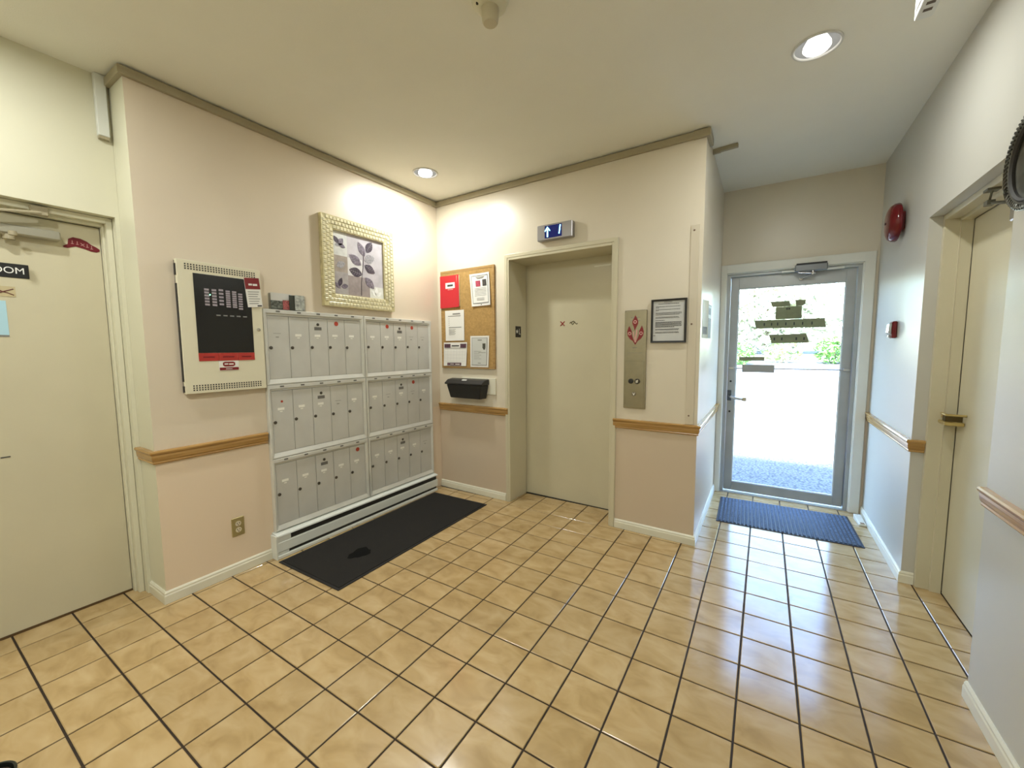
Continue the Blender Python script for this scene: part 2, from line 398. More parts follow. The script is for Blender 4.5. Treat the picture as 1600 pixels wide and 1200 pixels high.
# ------------------------------------------------------------------ doors
# left room door
d1 = thing('door_1', 'cream steel room door with closer, sign and stickers', 'door', at('left', 0, 0), kind='structure')
YR = -1.147
fj = MB(); fj.box(YR-.024,YR-.0005,.05,.119,0,2.068).box(-2.119,-2.095,.05,.119,0,2.068).box(-2.095,YR-.024,.05,.119,2.040,2.068)
fj.box(YR-.034,YR-.024,.085,.119,0,2.040).box(-2.095,YR-.034,.085,.119,2.026,2.040)
fj.build('frame', CREAM, d1, bevel=.0015)
box(-2.094,YR-.0355,.121,.165,.012,2.022).build('slab', DOORP, d1)
box(-2.094,YR-.026,.119,.17,.0005,.010).build('threshold', mat('brown_threshold', (.10,.055,.02,1), .5), d1)
cl = box(-1.58,-1.335,.066,.1205,1.918,1.962).build('closer', mat('closer_grey', (.40,.385,.31,1), .35, metal=.4), d1, bevel=.006)
MB().cyl((-1.50,0,0), .014, 1.900, 1.918, 'z').cyl((-1.50,.09,0), .02, 1.895, 1.917,'z').build('spindle', TRUNK, cl)
MB().tube([(-1.50,.09,1.902),(-1.62,.02,1.995),(-1.40,.035,2.030)], .008).build('arm', TRUNK, cl)
box(-1.435,-1.375,.03,.05,2.018,2.062).build('arm_bracket', TRUNK, cl, bevel=.004)
sg = box(-1.68,-1.445,.1185,.1208,1.722,1.788).build('sign', BLACK, d1, bevel=.0008)
lm = text_mesh('ROOM', .042, mat('sign_white', (.85,.85,.83,1), .5)); lm.transform(Matrix.Translation((-1.521,.1182,1.755)))
link('sign_lettering', lm, sg)
pg = box(-1.62,-1.494,.1190,.1208,1.632,1.680).build('pictogram_plate', mat('tan_sticker', (.52,.44,.26,1), .5), d1)
MB().tube([(-1.556,.1188,1.668),(-1.535,.1188,1.655),(-1.515,.1188,1.648),(-1.500,.1188,1.640)], .0022, 6).tube([(-1.553,.1188,1.642),(-1.530,.1188,1.655),(-1.500,.1188,1.669)], .0022, 6).cyl((-1.546,0,1.655), .007, .1184, .1189, 'y', 12).build('pictogram', mat('maroon', (.12,.02,.02,1), .6), pg)
box(-1.72,-1.527,.1190,.1208,1.452,1.612).build('blue_notice', mat('pale_blue_paper', (.42,.66,.78,1), .6), d1)
box(-1.72,-1.527,.1188,.1208,1.444,1.4515).build('notice_edge', GREYINK, d1)
hat = [(-1.322,1.906),(-1.305,1.918),(-1.301,1.945),(-1.284,1.956),(-1.257,1.954),(-1.234,1.944),(-1.218,1.930),(-1.200,1.921),(-1.188,1.912),(-1.188,1.902),(-1.200,1.895),(-1.222,1.896),(-1.247,1.905),(-1.277,1.911),(-1.307,1.898),(-1.320,1.899)]
hs_ = MB().prism(hat, .1186, .1208, 'y').build('hat_sticker', mat('maroon_sticker', (.15,.006,.014,1), .45), d1)
mk = MB()
for k,(x,z) in enumerate([(-1.288,1.922),(-1.270,1.921),(-1.234,1.914),(-1.218,1.908)]):
    mk.box(x-.001,x+.001,.1182,.1187,z,z+.017).box(x-.005,x+.005,.1182,.1187,z,z+.0022)
mk.tube([(-1.258,.1185,1.932),(-1.244,.1185,1.916)], .0012, 6).tube([(-1.258,.1185,1.918),(-1.244,.1185,1.930)], .0012, 6)
mk.build('sticker_print', mat('pink_print', (.6,.35,.33,1), .6), hs_)
box(-1.596,-1.566,.1190,.1208,.872,.877).build('slot', DKINK, d1)
lv = MB(); lv.lathe([(.028,.10),(.030,.1205)], (-2.02,0,1.02), 'y').tube([(-2.02,.10,1.02),(-2.02,.06,1.02),(-1.98,.055,1.02),(-1.90,.055,1.02)], .009)
lv.build('lever', CHROME, d1, smooth=True)

# elevator door
d2 = thing('door_2', 'cream elevator door in a deep steel frame', 'door', at('elev', 0, 0), kind='structure')
f = MB()
f.box(OL+.0005,OL+.046,-.010,.275,0,2.1695).box(OR-.046,OR-.0005,-.010,.275,0,2.1695).box(OL+.046,OR-.046,-.010,.275,2.118,2.1695)
f.build('frame', DOORP, d2, bevel=.003)
r_ = MB(); r_.box(OL+.004,OL+.030,-.0135,-.0098,0,2.166).box(OR-.030,OR-.004,-.0135,-.0098,0,2.166).box(OL+.030,OR-.030,-.0135,-.0098,2.140,2.166)
r_.build('frame_return', DOORP, d2, bevel=.001)
sl = box(OL+.030,OR-.030,.282,.32,.006,2.14).build('slab', DOORP, d2)
box(OL+.046,OR-.046,.275,.34,-.003,.004).build('sill', DARK, d2)
js = box(OL+.0462,OL+.0475,.092,.182,1.470,1.568).build('braille_plate', BLACK, d2)
st = []
for k in range(10):
    a = math.pi/2+k*math.pi/5; rr = .022 if k%2 == 0 else .009
    st.append((.117+rr*math.cos(a)*-1, 1.522+rr*math.sin(a)))
pm_ = MB().prism(st, OL+.0474, OL+.0482, 'x'); pm_.box(OL+.0474,OL+.0482,.150,.156,1.497,1.548).box(OL+.0474,OL+.0482,.150,.172,1.497,1.503)
pm_.build('plate_symbol', mat('white_symbol', (.8,.8,.78,1), .5), js)
xs_ = MB().tube([(-1.168,.2812,1.603),(-1.128,.2812,1.565)], .0045, 6).tube([(-1.168,.2812,1.565),(-1.128,.2812,1.603)], .0045, 6)
xs_.build('red_cross_sticker', mat('sticker_red', (.30,.02,.02,1), .6), d2)
sq = [(-1.078+.0065*t, .2814, 1.583+.014*math.sin(t*1.15)*(1-.05*t)) for t in range(12)]
MB().tube(sq, .0035, 6).tube([(-1.062,.2814,1.594),(-1.045,.2814,1.602),(-1.03,.2814,1.592)], .004, 6).build('figure_sticker', mat('sticker_olive', (.12,.10,.04,1), .6), d2)
box(-.86,-.72,.2800,.2822,2.036,2.046).build('track_mark', TRIMW, d2)

# entrance door
d3 = thing('door_3', 'grey aluminium glazed entrance door in white casing', 'door', at('entry', 0, 0), kind='structure')
c = MB(); c.box(-.3285,-.283,-.018,-.0005,.0015,2.108).box(.679,.745,-.018,-.0005,.0015,2.108).box(-.283,.679,-.018,-.0005,2.034,2.108)
c.box(-.2875,-.278,-.0005,.05,.0015,2.034).box(.672,.6815,-.0005,.05,.0015,2.034).box(-.278,.672,-.0005,.05,2.026,2.0375)
c.build('casing', ENTRYW, d3, bevel=.002)
fr = MB(); fr.box(-.2775,-.252,.020,.12,0,2.0255).box(.646,.6715,.020,.12,0,2.0255).box(-.252,.646,.020,.12,2.005,2.0255); fr.build('frame', ALU, d3, bevel=.001)
MB().box(-.2775,.6715,.005,.16,-.003,.006).build('threshold', ALU, d3)
st = MB(); st.box(-.249,-.184,.052,.095,.016,2.002).box(.578,.643,.052,.095,.016,2.002); st.build('stile', ALU, d3, bevel=.002)
MB().box(-.184,.578,.052,.095,1.898,2.002).build('top_rail', ALU, d3, bevel=.002); MB().box(-.184,.578,.052,.095,.016,.100).build('bottom_rail', ALU, d3, bevel=.002)
gp = MB().box(-.186,.580,.070,.076,.098,1.900).build('pane', GLASS, d3)
MB().box(-.184,.578,.062,.069,.100,.106).box(-.184,.578,.062,.069,1.892,1.898).box(-.184,-.178,.062,.069,.106,1.892).box(.572,.578,.062,.069,.106,1.892).build('glazing_bead', HEATW, d3)
pb = MB().tube([(-.20,.040,1.177),(.60,.040,1.177)], .0055, 10).build('push_bar', ALU, d3, smooth=True)
MB().box(-.243,-.196,.034,.052,1.166,1.188).box(.592,.640,.034,.052,1.166,1.188).build('bar_bracket', CHROME, pb, bevel=.003)
hp = MB().box(-.246,-.212,.044,.0518,.872,.970).cyl((-.225,0,.90),.006,.040,.045,'y',10).build('lock_plate', mat('lock_grey', (.10,.115,.13,1), .4, metal=.4), d3, bevel=.002)
MB().tube([(-.228,.044,.918),(-.215,.015,.912),(-.17,.008,.898),(-.115,.008,.893),(-.092,.010,.893)], .0125, 10).box(-.118,-.088,-.004,.02,.878,.910).build('lever', CHROME, d3, bevel=0, smooth=True)
for z in (1.053,.769): MB().cyl((-.222,0,z), .009, .046, .0525, 'y', 14).build('bolt', DARK, d3)
clo = MB().box(.225,.445,-.040,-.0005-.018,1.995,2.052).build('closer', mat('closer_dark', (.22,.235,.25,1), .35, metal=.5), d3, bevel=.006)
MB().box(.235,.44,-.036,-.019,2.053,2.062).build('closer_cover', BLACK, clo)
MB().tube([(.25,-.03,1.99),(.36,-.035,1.975),(.27,.02,1.950)], .007).cyl((.35,-.03,0),.013,1.965,1.994,'z',14).cyl((.272,.03,1.945),.012,-.005,.05,'y',12).build('closer_arm', CHROME, clo, smooth=True)
MB().box(.135,.224,-.004,.0195,2.004,2.018).box(.446,.555,-.004,.0195,1.998,2.012).build('closer_plate', HEATW, clo)
TAPE = mat('khaki_tape', (.30,.29,.20,1), .6, var=.15, scale=25)
tn = TAPE.node_tree.nodes; tl = TAPE.node_tree.links
tb = tn.new('ShaderNodeBsdfTranslucent'); tb.inputs[0].default_value = (.24,.23,.13,1); tm = tn.new('ShaderNodeMixShader'); tm.inputs[0].default_value = .5
tl.new(tn['Principled BSDF'].outputs[0], tm.inputs[1]); tl.new(tb.outputs[0], tm.inputs[2]); tl.new(tm.outputs[0], tn['Material Output'].inputs[0])
GTAPE = mat('grey_plate', (.36,.36,.34,1), .5)
def strip(name, poly, m=TAPE, y=.066): return MB().prism(poly, y, .0695, 'y').build(name, m, d3)
strip('tape_piece', [(.062,1.768),(.203,1.768),(.212,1.7205),(.082,1.7205)])
strip('tape_piece', [(.244,1.772),(.319,1.772),(.319,1.735),(.292,1.7205),(.252,1.7205)])
s1 = strip('tape_sheet', [(.106,1.7195),(.293,1.7195),(.296,1.613),(.106,1.611)])
s2 = strip('tape_strip', [(-.052,1.607),(.455,1.610),(.466,1.534),(-.038,1.535)])
s3 = strip('tape_strip', [(.063,1.478),(.335,1.482),(.356,1.404),(.084,1.402)])
strip('tape_strip', [(-.161,1.279),(.038,1.281),(.038,1.246),(-.161,1.244)])
MB().box(-.133,.116,.026,.034,1.143,1.211).build('push_plate', GTAPE, d3, bevel=.002)
m_ = MB()
for x in (.02,.075,.12,.18,.24,.30,.365): m_.box(x,x+.009,.0652,.0659,1.558,1.583)
m_.build('tape_print', DKINK, s2)
m_ = MB()
for x in (.10,.155,.26,.315): m_.box(x,x+.011,.0652,.0659,1.428,1.452)
m_.build('tape_print', DKINK, s3)
m_ = MB().box(.182,.194,.0652,.0659,1.693,1.708).box(.198,.210,.0652,.0659,1.693,1.708); m_.build('tape_print', DKINK, s1)

# recessed right door
d4 = thing('door_4', 'cream door with brass hasp in the right wall recess', 'door', at('right', 0, 0), kind='structure')
f = MB(); f.box(-1.1995,-1.170,.055,.112,0,2.0615).box(-1.170,-1.155,.112,.158,0,2.0615).box(-1.1995,-1.170,.112,.158,0,2.0615)
f.box(-.304,-.2745,.055,.158,0,2.0615).box(-1.170,-.304,.055,.112,2.034,2.0615).box(-1.155,-.304,.112,.158,2.018,2.0615)
f.build('frame', DOORP, d4, bevel=.0015)
box(-1.152,-.306,.160,.205,.008,2.016).build('slab', DOORP, d4)
hp = MB().box(-1.185,-1.10,.1025,.1115,.985,1.012).build('hasp', BRASS, d4, bevel=.002)
MB().tube([(-1.125,.10,1.004),(-1.10,.085,1.016),(-1.04,.085,1.014),(-1.03,.158,1.014)], .006, 8).build('staple', BRASS, hp, smooth=True)
MB().box(-1.145,-1.045,.085,.158,.958,.976).build('latch_bar', BRASS, hp, bevel=.003)
MB().box(-1.12,-1.08,.095,.159,.976,1.004).build('latch_case', mat('dark_brass', (.12,.09,.04,1), .4, metal=.8), hp)
ca = MB().box(-.66,-.40,.115,.1595,1.885,1.945).build('closer', CHROME, d4, bevel=.005)
MB().tube([(-.62,.12,1.955),(-.715,.07,1.985),(-.675,.065,2.030)], .007, 8).box(-.70,-.655,.045,.085,2.024,2.0335).box(-.735,-.70,.06,.085,1.975,1.995).build('closer_arm', mat('arm_grey', (.16,.16,.13,1), .4, metal=.5), ca)

# ------------------------------------------------------------------ ceiling things
def downlight(x, y, label, power):
    t = thing('downlight', label, 'ceiling light', Matrix.Translation((x, y, ZC)), 'recessed ceiling downlights')
    MB().lathe([(.0865,.002),(.0870,-.004),(.090,-.007),(.097,-.006),(.099,-.0005),(.0883,-.0005)], n=40, ring=True).build('trim_ring', mat('lamp_trim', (.62,.62,.59,1), .4), t, smooth=True)
    cn = MB(); n = 40; prof = [(.0868,.001),(.082,.02),(.066,.055),(.060,.09),(.0,.095)]
    vs = []; fs = []
    for r, z in prof:
        for k in range(n): vs.append((max(r,.0005)*math.cos(2*math.pi*k/n), max(r,.0005)*math.sin(2*math.pi*k/n), z))
    for j in range(len(prof)-1):
        for k in range(n): fs.append((j*n+k, j*n+(k+1)%n, (j+1)*n+(k+1)%n, (j+1)*n+k))
    cn.add(vs, fs).build('reflector', mat('lamp_reflector', (.20,.205,.20,1), .5), t, smooth=True)
    MB().lathe([(.012,.075),(.040,.030),(.054,.004),(.055,-.008),(.046,-.019),(.026,-.025),(.001,-.027)], n=32).build('bulb', emat('bulb_glow', (1,.97,.92,1), 3.0), t, smooth=True)
    L = bpy.data.lights.new('downlight_lamp', 'AREA'); L.shape = 'DISK'; L.size = .10; L.energy = power; L.color = LAMP_COL
    lo = bpy.data.objects.new('lamp_light', L); COL.objects.link(lo); lo.parent = t; lo.location = (0, 0, -.029)
    return t
downlight(*LAMPS[0], 'white recessed downlight above the corner between mailboxes and cork board', LAMP_W[0])
downlight(*LAMPS[1], 'white recessed downlight in front of the corridor, beside the exit sign', LAMP_W[1])
downlight(*LAMPS[2], 'white recessed downlight close to the cream room door', LAMP_W[2])
downlight(*LAMPS[3], 'added unseen fill downlight near the closing wall of the lobby', LAMP_W[3])  # fill lamp added out of view to brighten the lower walls and floor

hd = thing('heat_detector', 'cream ceiling heat detector with a hanging cylinder', 'detector', Matrix.Translation((-.945,-.478,ZC)))
MB().lathe([(.072,-.0005),(.074,-.012),(.066,-.030),(.052,-.038),(.034,-.040),(.001,-.040)], n=36).build('base', CREAM, hd, smooth=True)
MB().lathe([(.0345,-.040),(.034,-.070),(.031,-.090),(.027,-.096),(.001,-.097)], n=28).build('sensor', mat('detector_tan', (.55,.50,.36,1), .5), hd, smooth=True)
MB().box(-.064,-.050,-.018,.010,-.030,-.018).build('clip', TRIMW, hd, bevel=.002)
MB().cyl((-.03,-.045,0), .005, -.0395, -.034, 'z', 10).build('screw', DARK, hd)

es = thing('exit_sign', 'white ceiling exit sign box with red lettering panel', 'sign', Matrix.Translation((.475,-.02,ZC)))
box(-.024,.024,-.15,.225,-.215,-.012).build('housing', mat('sign_housing', (.75,.77,.74,1), .4), es, bevel=.002)
box(-.02,.02,-.05,.12,-.012,-.0005).build('mount', HEATW, es)
pnl = box(-.0262,-.0243,-.135,.205,-.195,-.035).build('face_panel', mat('sign_face', (.80,.80,.77,1), .5), es)
em = text_mesh('EXIT', .14, mat('exit_red', (.32,.01,.015,1), .4)); em.transform(Matrix.Rotation(-math.pi/2, 4, 'Z')); em.transform(Matrix.Translation((-.0268,.035,-.115)))
link('face_lettering', em, pnl)
g_ = MB()
vs_ = box(-.012,.012,-.0075,.0075,-.2156,-.2149).mesh('vent_slot', mat('vent_brown', (.12,.09,.07,1), .7))
for k in range(9): link('vent_slot', vs_, es, Matrix.Translation((0,-.112+k*.036,0)))

# ------------------------------------------------------------------ mail wall things
def mail_unit(u0, z0, label, door_spec):
    t = thing('mailbox_bank', label, 'mailbox', at('mail', u0, z0), 'mailbox banks in two columns of three')
    w_, h = .7545, .4855
    box(.004,w_-.004,-.0085,-.0006,.004,h-.004).build('body', mat('mailbox_body', (.10,.10,.09,1), .6), t)
    L, R, B, Tt = .026, w_-.026, .036, h-.040
    # mitred frame: (outer offset, out) profile, per side
    def ring(ins): return [(ins[0],ins[2]),(w_-ins[1],ins[2]),(w_-ins[1],h-ins[3]),(ins[0],h-ins[3])]
    lev = [((0,0,0,0),-.0006),((0,0,0,0),-.024),((.004,.004,.004,.003),-.028),((.013,.013,.008,.024),-.028),((.0255,.0255,.036,.0295),-.0165),((.0255,.0255,.036,.0385),-.0165),((.0255,.0255,.036,.0385),-.0080)]
    vs = []; fs = []
    for ins, y in lev:
        for x, z in ring(ins): vs.append((x, y, z))
    for j in range(len(lev)-1):
        for k in range(4): fs.append((j*4+k, j*4+(k+1)%4, (j+1)*4+(k+1)%4, (j+1)*4+k))
    MB().add(vs, fs).build('frame', MAILF, t)
    dw = (R-L)/5
    for k in range(5):
        x = L+k*dw
        d = link('mailbox_door', mail_door, t, Matrix.Translation((x, 0, B)))
        link('lock', mail_lock, d, Matrix.Translation((.0155, 0, .205+random.uniform(-.003,.003))))
        crd, dot, third = door_spec[k]
        if crd: link('name_card', mail_card, d, Matrix.Translation((.060+random.uniform(-.003,.003), 0, .291+random.uniform(-.004,.002))))
        else: link('name_slot', mail_slot, d, Matrix.Translation((.060, 0, .291)))
        if third:
            link('arrow_lock', arrow_lock, d, Matrix.Translation((.066, 0, .366)))
            link('lock_label', arrow_label, d, Matrix.Translation((.066, 0, .337)))
        if dot == 1: link('red_dot', dot_big, d, Matrix.Translation((.072, 0, .378)))
        if dot == 2: link('red_dot', dot_small, d, Matrix.Translation((.066, 0, .337)))
        link('number_label', num_label, t, Matrix.Translation((x+.066, 0, h-.012)))
    return t
dwp = (.7545-.052)/5
mail_door = box(.0014,dwp-.0014,-.0160,-.0088,.0012,.4083).mesh('mailbox_door', MAILG, .0012)
mail_lock = MB().lathe([(.0108,-.0160),(.0108,-.0195),(.0085,-.0208),(.001,-.0208)], ax='y', n=14).mesh('lock', mat('lock_bronze', (.11,.10,.085,1), .35, metal=.7), smooth=True)
mail_card = MB().prism([(-.022,-.008),(.022,-.008),(.022,.008),(-.022,.008)], -.0170, -.0161, 'y').box(-.009,.009,-.0168,-.0161,-.021,-.0145).mesh('name_card', CARD)
mail_slot = MB().box(-.024,.024,-.0168,-.0161,.004,.0065).box(-.010,.010,-.0168,-.0161,-.021,-.016).mesh('name_slot', mat('slot_ink', (.24,.24,.22,1), .6))
arrow_lock = MB().lathe([(.010,-.0161),(.010,-.0185),(.007,-.020),(.001,-.020)], ax='y', n=14).mesh('arrow_lock', mat('arrow_dark', (.07,.065,.055,1), .4, metal=.6), smooth=True)
arrow_label = box(-.027,.027,-.0169,-.0161,-.011,.011).mesh('lock_label', mat('label_taupe', (.14,.135,.12,1), .6))
dot_big = MB().lathe([(.0165,-.0161),(.0165,-.0169)], ax='y', n=18).mesh('red_dot', mat('dot_red', (.40,.05,.025,1), .5))
dot_small = MB().lathe([(.008,-.0161),(.008,-.0169)], ax='y', n=14).mesh('red_dot', mat('dot_red', (.40,.05,.025,1), .5))
num_label = box(-.013,.013,-.0288,-.0279,-.0048,.0048).mesh('number_label', mat('number_ink', (.13,.13,.12,1), .6))
C1, C0 = (1,0,0), (0,0,0)
UA, UB = -.549, .2095
ZR = [.1735, .6605, 1.1475]
mail_unit(UA, ZR[2], 'grey five-door mailbox bank in the top row touching the alarm panel', [C0,C1,(1,0,1),(1,1,0),C1])
mail_unit(UB, ZR[2], 'grey five-door mailbox bank with two red dots, top row by the corner', [C1,(1,1,0),(1,0,1),(0,1,0),C0])
mail_unit(UA, ZR[1], 'grey five-door mailbox bank in the middle row, meeting the oak rail', [(1,2,0),C1,(1,0,1),C0,C1])
mail_unit(UB, ZR[1], 'grey five-door mailbox bank with one red dot, middle row by the corner', [C1,C0,(1,0,1),(0,1,0),C1])
mail_unit(UA, ZR[0], 'grey five-door mailbox bank with a red dot on its last door, resting on the heater', [C1,C1,(1,0,1),C1,(1,1,0)])
mail_unit(UB, ZR[0], 'grey five-door mailbox bank without red dots, bottom row by the corner', [C1,C1,(1,0,1),C1,C0])

ht = thing('baseboard_heater', 'long white electric baseboard heater below the mailboxes', 'heater', at('mail', UH0, 0))
LW = UH1-UH0
MB().prism([(-.0006,.1715),(-.064,.1590),(-.066,.150),(-.058,.1505),(-.0006,.160)], .010, LW, 'x').build('top_cap', HEATW, ht)
MB().prism([(-.0605,.112),(-.063,.108),(-.063,.050),(-.057,.044),(-.052,.044),(-.052,.112)], .010, LW, 'x').build('front_panel', HEATW, ht)
MB().box(.010,LW,-.045,-.0006,.006,.158).build('back_box', DARK, ht)
MB().box(.010,LW,-.066,-.046,.001,.024).build('bottom_lip', HEATW, ht, bevel=.003)
MB().box(.0,.0095,-.067,-.0006,.001,.160).build('end_cap', HEATW, ht, bevel=.001)
MB().box(.010,.10,-.0615,-.046,.1125,.150).box(.010,.085,-.060,-.046,.0245,.0435).build('wiring_cover', HEATW, ht)

mt = thing('floor_mat', 'black ribbed runner mat on the floor below the mailboxes', 'mat', Matrix.Translation((-2.283,.166,0)) @ Matrix.Rotation(math.radians(.6),4,'Z'))
MATM = mat('mat_pile', (.027,.0255,.024,1), .95, var=.45, scale=320, bump=.8, bscale=260, spec=.1)
MB().box(-.305,.305,-.742,.742,.0004,.006).build('backing', mat('mat_rubber', (.010,.009,.009,1), .6), mt, bevel=.002)
MB().box(-.288,.288,-.725,.725,.0061,.0095).build('pile', MATM, mt, bevel=.001)
st_ = []
for k in range(18):
    a = 2*math.pi*k/18; rr = (.058+.009*math.sin(3*a+.6)+.005*math.sin(7*a)); st_.append((.06+rr*math.cos(a)*1.0, -.40+rr*math.sin(a)*1.35))
MB().prism(st_, .0096, .0099).build('wet_stain', mat('stain', (.009,.009,.009,1), .95, spec=.05), mt)
bm_ = thing('door_mat', 'blue-grey ribbed entrance mat in front of the glazed door', 'mat', Matrix.Translation((.211,1.885,0)) @ Matrix.Rotation(math.radians(1.6),4,'Z'))
MB().box(-.455,.455,-.300,.300,.0004,.005).build('backing', mat('mat_edge', (.018,.022,.03,1), .6), bm_, bevel=.002)
BLUE = mat('mat_blue', (.095,.122,.168,1), .9, var=.6, scale=130, bump=.6, bscale=200, spec=.15)
rib = box(-.009,.009,-.288,.288,.0051,.0105).mesh('rib', BLUE, .003)
for k in range(34): link('rib', rib, bm_, Matrix.Translation((-.43+k*.02606,0,0)))

# fire alarm panel
fp = thing('fire_alarm_panel', 'cream fire alarm panel with black window and red stickers', 'alarm panel', at('mail', -.987, 1.133))
PW, PH = .430, .730
box(.006,PW-.006,-.0125,-.0006,.006,PH-.006).build('back_box', DARK, fp)
fd = box(.004,PW,-.036,-.0128,0,PH).build('door', BEIGEP, fp, bevel=.002)
MB().box(0,.006,-.030,-.013,.07,.60).build('hinge_slit', DARK, fp); MB().box(0,.006,-.030,-.013,.645,.705).build('hinge_slit', DARK, fp); MB().box(0,.006,-.030,-.013,.01,.045).build('hinge_slit', DARK, fp)
h_ = MB()
for row in range(3):
    for k in range(27):
        x = .040+k*.0135
        h_.box(x,x+.0070,-.0368,-.0361,PH-.026-row*.012,PH-.0185-row*.012).box(x,x+.0070,-.0368,-.0361,.016+row*.012,.0235+row*.012)
tag(h_.build('vent_hole', DARK, fd), kind='stuff')
wx0, wx1, wz0, wz1 = .076, .368, .226, .664
wn = box(wx0,wx1,-.0375,-.0362,wz0,wz1).build('window', mat('window_black', (.010,.010,.011,1), .18), fd)
lb = MB(); lg = MB()
for cidx, (cx, n, off) in enumerate([(.21,6,0),(.335,6,0),(.455,5,.004),(.575,8,.002),(.69,8,.002),(.80,7,-.008)]):
    x = wx0+(wx1-wx0)*cx
    for k in range(n):
        z = .575+off-k*(.100/n)
        lb.box(x-.013,x+.010,-.0382,-.0376,z,z+.0095 if n > 6 else z+.0115)
lb.build('zone_label', mat('zone_lilac', (.33,.29,.33,1), .5), wn)
for k in range(5): lg.box(wx0+.10+k*.035,wx0+.122+k*.035,-.0382,-.0376,.437,.444)
lg.build('caption_print', GREYINK, wn)
MB().lathe([(.003,-.0376),(.003,-.040),(.001,-.0405)], (wx0+.075,0,.553), 'y', 10).build('status_led', emat('led_green', (.25,1,.5,1), 6), wn)
for k,(a,b) in enumerate([(wx0,.173),(.1745,.274),(.2755,wx1)]):
    s_ = box(a,b,-.0384,-.0362,.180,.225).build('red_sticker', mat('panel_sticker', (.42,.03,.022,1), .5), fd); MB().box(a+.02,b-.02,-.0388,-.0385,.198,.206).build('sticker_print', DRED, s_)
s_ = box(.172,.276,-.0380,-.0362,.122,.178).build('logo_sticker', WHITE, fd)
MB().prism([(.192,.152),(.202,.145),(.246,.145),(.256,.152),(.256,.168),(.246,.173),(.202,.173),(.192,.168)], -.0386, -.0381, 'y').build('logo_shield', DRED, s_)
MB().box(.174,.274,-.0386,-.0381,.124,.140).build('logo_banner', DRED, s_)
MB().box(.200,.219,-.0390,-.0387,.156,.164).box(.223,.248,-.0390,-.0387,.155,.163).box(.206,.24,-.0390,-.0387,.130,.133).build('logo_print', WHITE, s_)
MB().lathe([(.010,-.0361),(.010,-.043),(.007,-.045),(.001,-.045)], (PW-.030,0,.365), 'y', 16).build('key_lock', CHROME, fd, smooth=True)
tg = thing('service_tag', 'red and white service tag hanging on the alarm panel corner', 'tag', at('mail', -.640, 1.632, .0385, math.radians(-5)))
MB().box(0,.085,-.004,-.0005,0,.175).build('card', WHITE, tg); MB().box(0,.085,-.0048,-.0041,.108,.175).build('header', DRED, tg)
mk = MB().box(.020,.040,-.0053,-.0049,.130,.141).box(.044,.070,-.0053,-.0049,.128,.140); mk.build('header_print', WHITE, tg)
mk = MB()
for k in range(6): mk.box(.010,.075-.006*(k%3),-.0046,-.0041,.090-k*.014,.094-k*.014)
mk.build('print', GREYINK, tg); MB().box(.055,.08,-.0047,-.0041,.004,.012).build('print_block', DKINK, tg)

# picture
pc = thing('framed_picture', 'gold mosaic framed botanical leaf print above the mailboxes', 'picture', at('mail', -.125, 1.688))
S, BD = .646, .094
def frame_ring(outer, inner, y_out, y_in, yb, W_, H_):
    vs = []; fs = []
    for ins, y in [(outer,yb),(outer,y_out),(inner,y_in),(inner,yb)]:
        vs += [(ins,y,ins),(W_-ins,y,ins),(W_-ins,y,H_-ins),(ins,y,H_-ins)]
    for j in range(3):
        for k in range(4): fs.append((j*4+k,j*4+(k+1)%4,(j+1)*4+(k+1)%4,(j+1)*4+k))
    for k in range(4): fs.append((12+k,12+(k+1)%4,(k+1)%4,k))
    return MB().add(vs, fs)
GOLD = mat('gold_leaf', (.60,.54,.31,1), .32, metal=.3, var=.2, scale=25)
frm = frame_ring(0, BD, -.034, -.026, -.001, S, S).build('frame', GOLD, pc)
mo = MB(); stp = .0292; n = int(S/stp)
for side in range(4):
    for row in range(3):
        for k in range(n+1):
            a = .006+k*stp+(.0146 if row%2 else 0); o = .007+row*.029
            if a < o or a+.025 > S-o: continue
            y = -.034+.008*(o+.012)/BD
            b0, b1, a0, a1 = o, o+.024, a, a+.0245
            q = {0:(a0,a1,b0,b1),1:(a0,a1,S-b1,S-b0),2:(b0,b1,a0,a1),3:(S-b1,S-b0,a0,a1)}[side]
            e = .0035
            mo.add([(q[0],y-.0004,q[2]),(q[1],y-.0004,q[2]),(q[1],y-.0004,q[3]),(q[0],y-.0004,q[3]),(q[0]+e,y-.0032,q[2]+e),(q[1]-e,y-.0032,q[2]+e),(q[1]-e,y-.0032,q[3]-e),(q[0]+e,y-.0032,q[3]-e)],
                   [(0,1,5,4),(1,2,6,5),(2,3,7,6),(3,0,4,7),(4,5,6,7)])
tag(mo.build('mosaic', mat('gold_mosaic', (.72,.67,.47,1), .28, metal=.3, var=.2, scale=40), frm), kind='stuff')
I0, I1 = BD, S-BD; IW = I1-I0
pr_ = box(I0-.002,I1+.002,-.012,-.001,I0-.002,I1+.002).build('print', mat('print_lilac', (.47,.44,.47,1), .5, var=.12, scale=14), pc)
def patch(x0,x1,z0,z1,m,dy=0): return MB().box(I0+x0*IW,I0+x1*IW,-.0126-dy,-.0121,I0+z0*IW,I0+z1*IW).build('print_patch', m, pr_)
patch(0,.27,.62,1,mat('patch_pale',(.58,.58,.56,1),.5,var=.1,scale=30)); patch(0,.27,.36,.62,mat('patch_tan',(.33,.28,.24,1),.5,var=.2,scale=20)); patch(0,.27,0,.36,mat('patch_grey',(.36,.33,.33,1),.5,var=.15,scale=25))
patch(.27,.56,.33,.62,mat('patch_white',(.62,.60,.60,1),.5,var=.06,scale=25)); patch(.27,.70,0,.33,mat('patch_brown',(.30,.255,.25,1),.5,var=.15,scale=25)); patch(.70,1,0,.20,mat('patch_bone',(.66,.66,.62,1),.5,var=.06,scale=30))
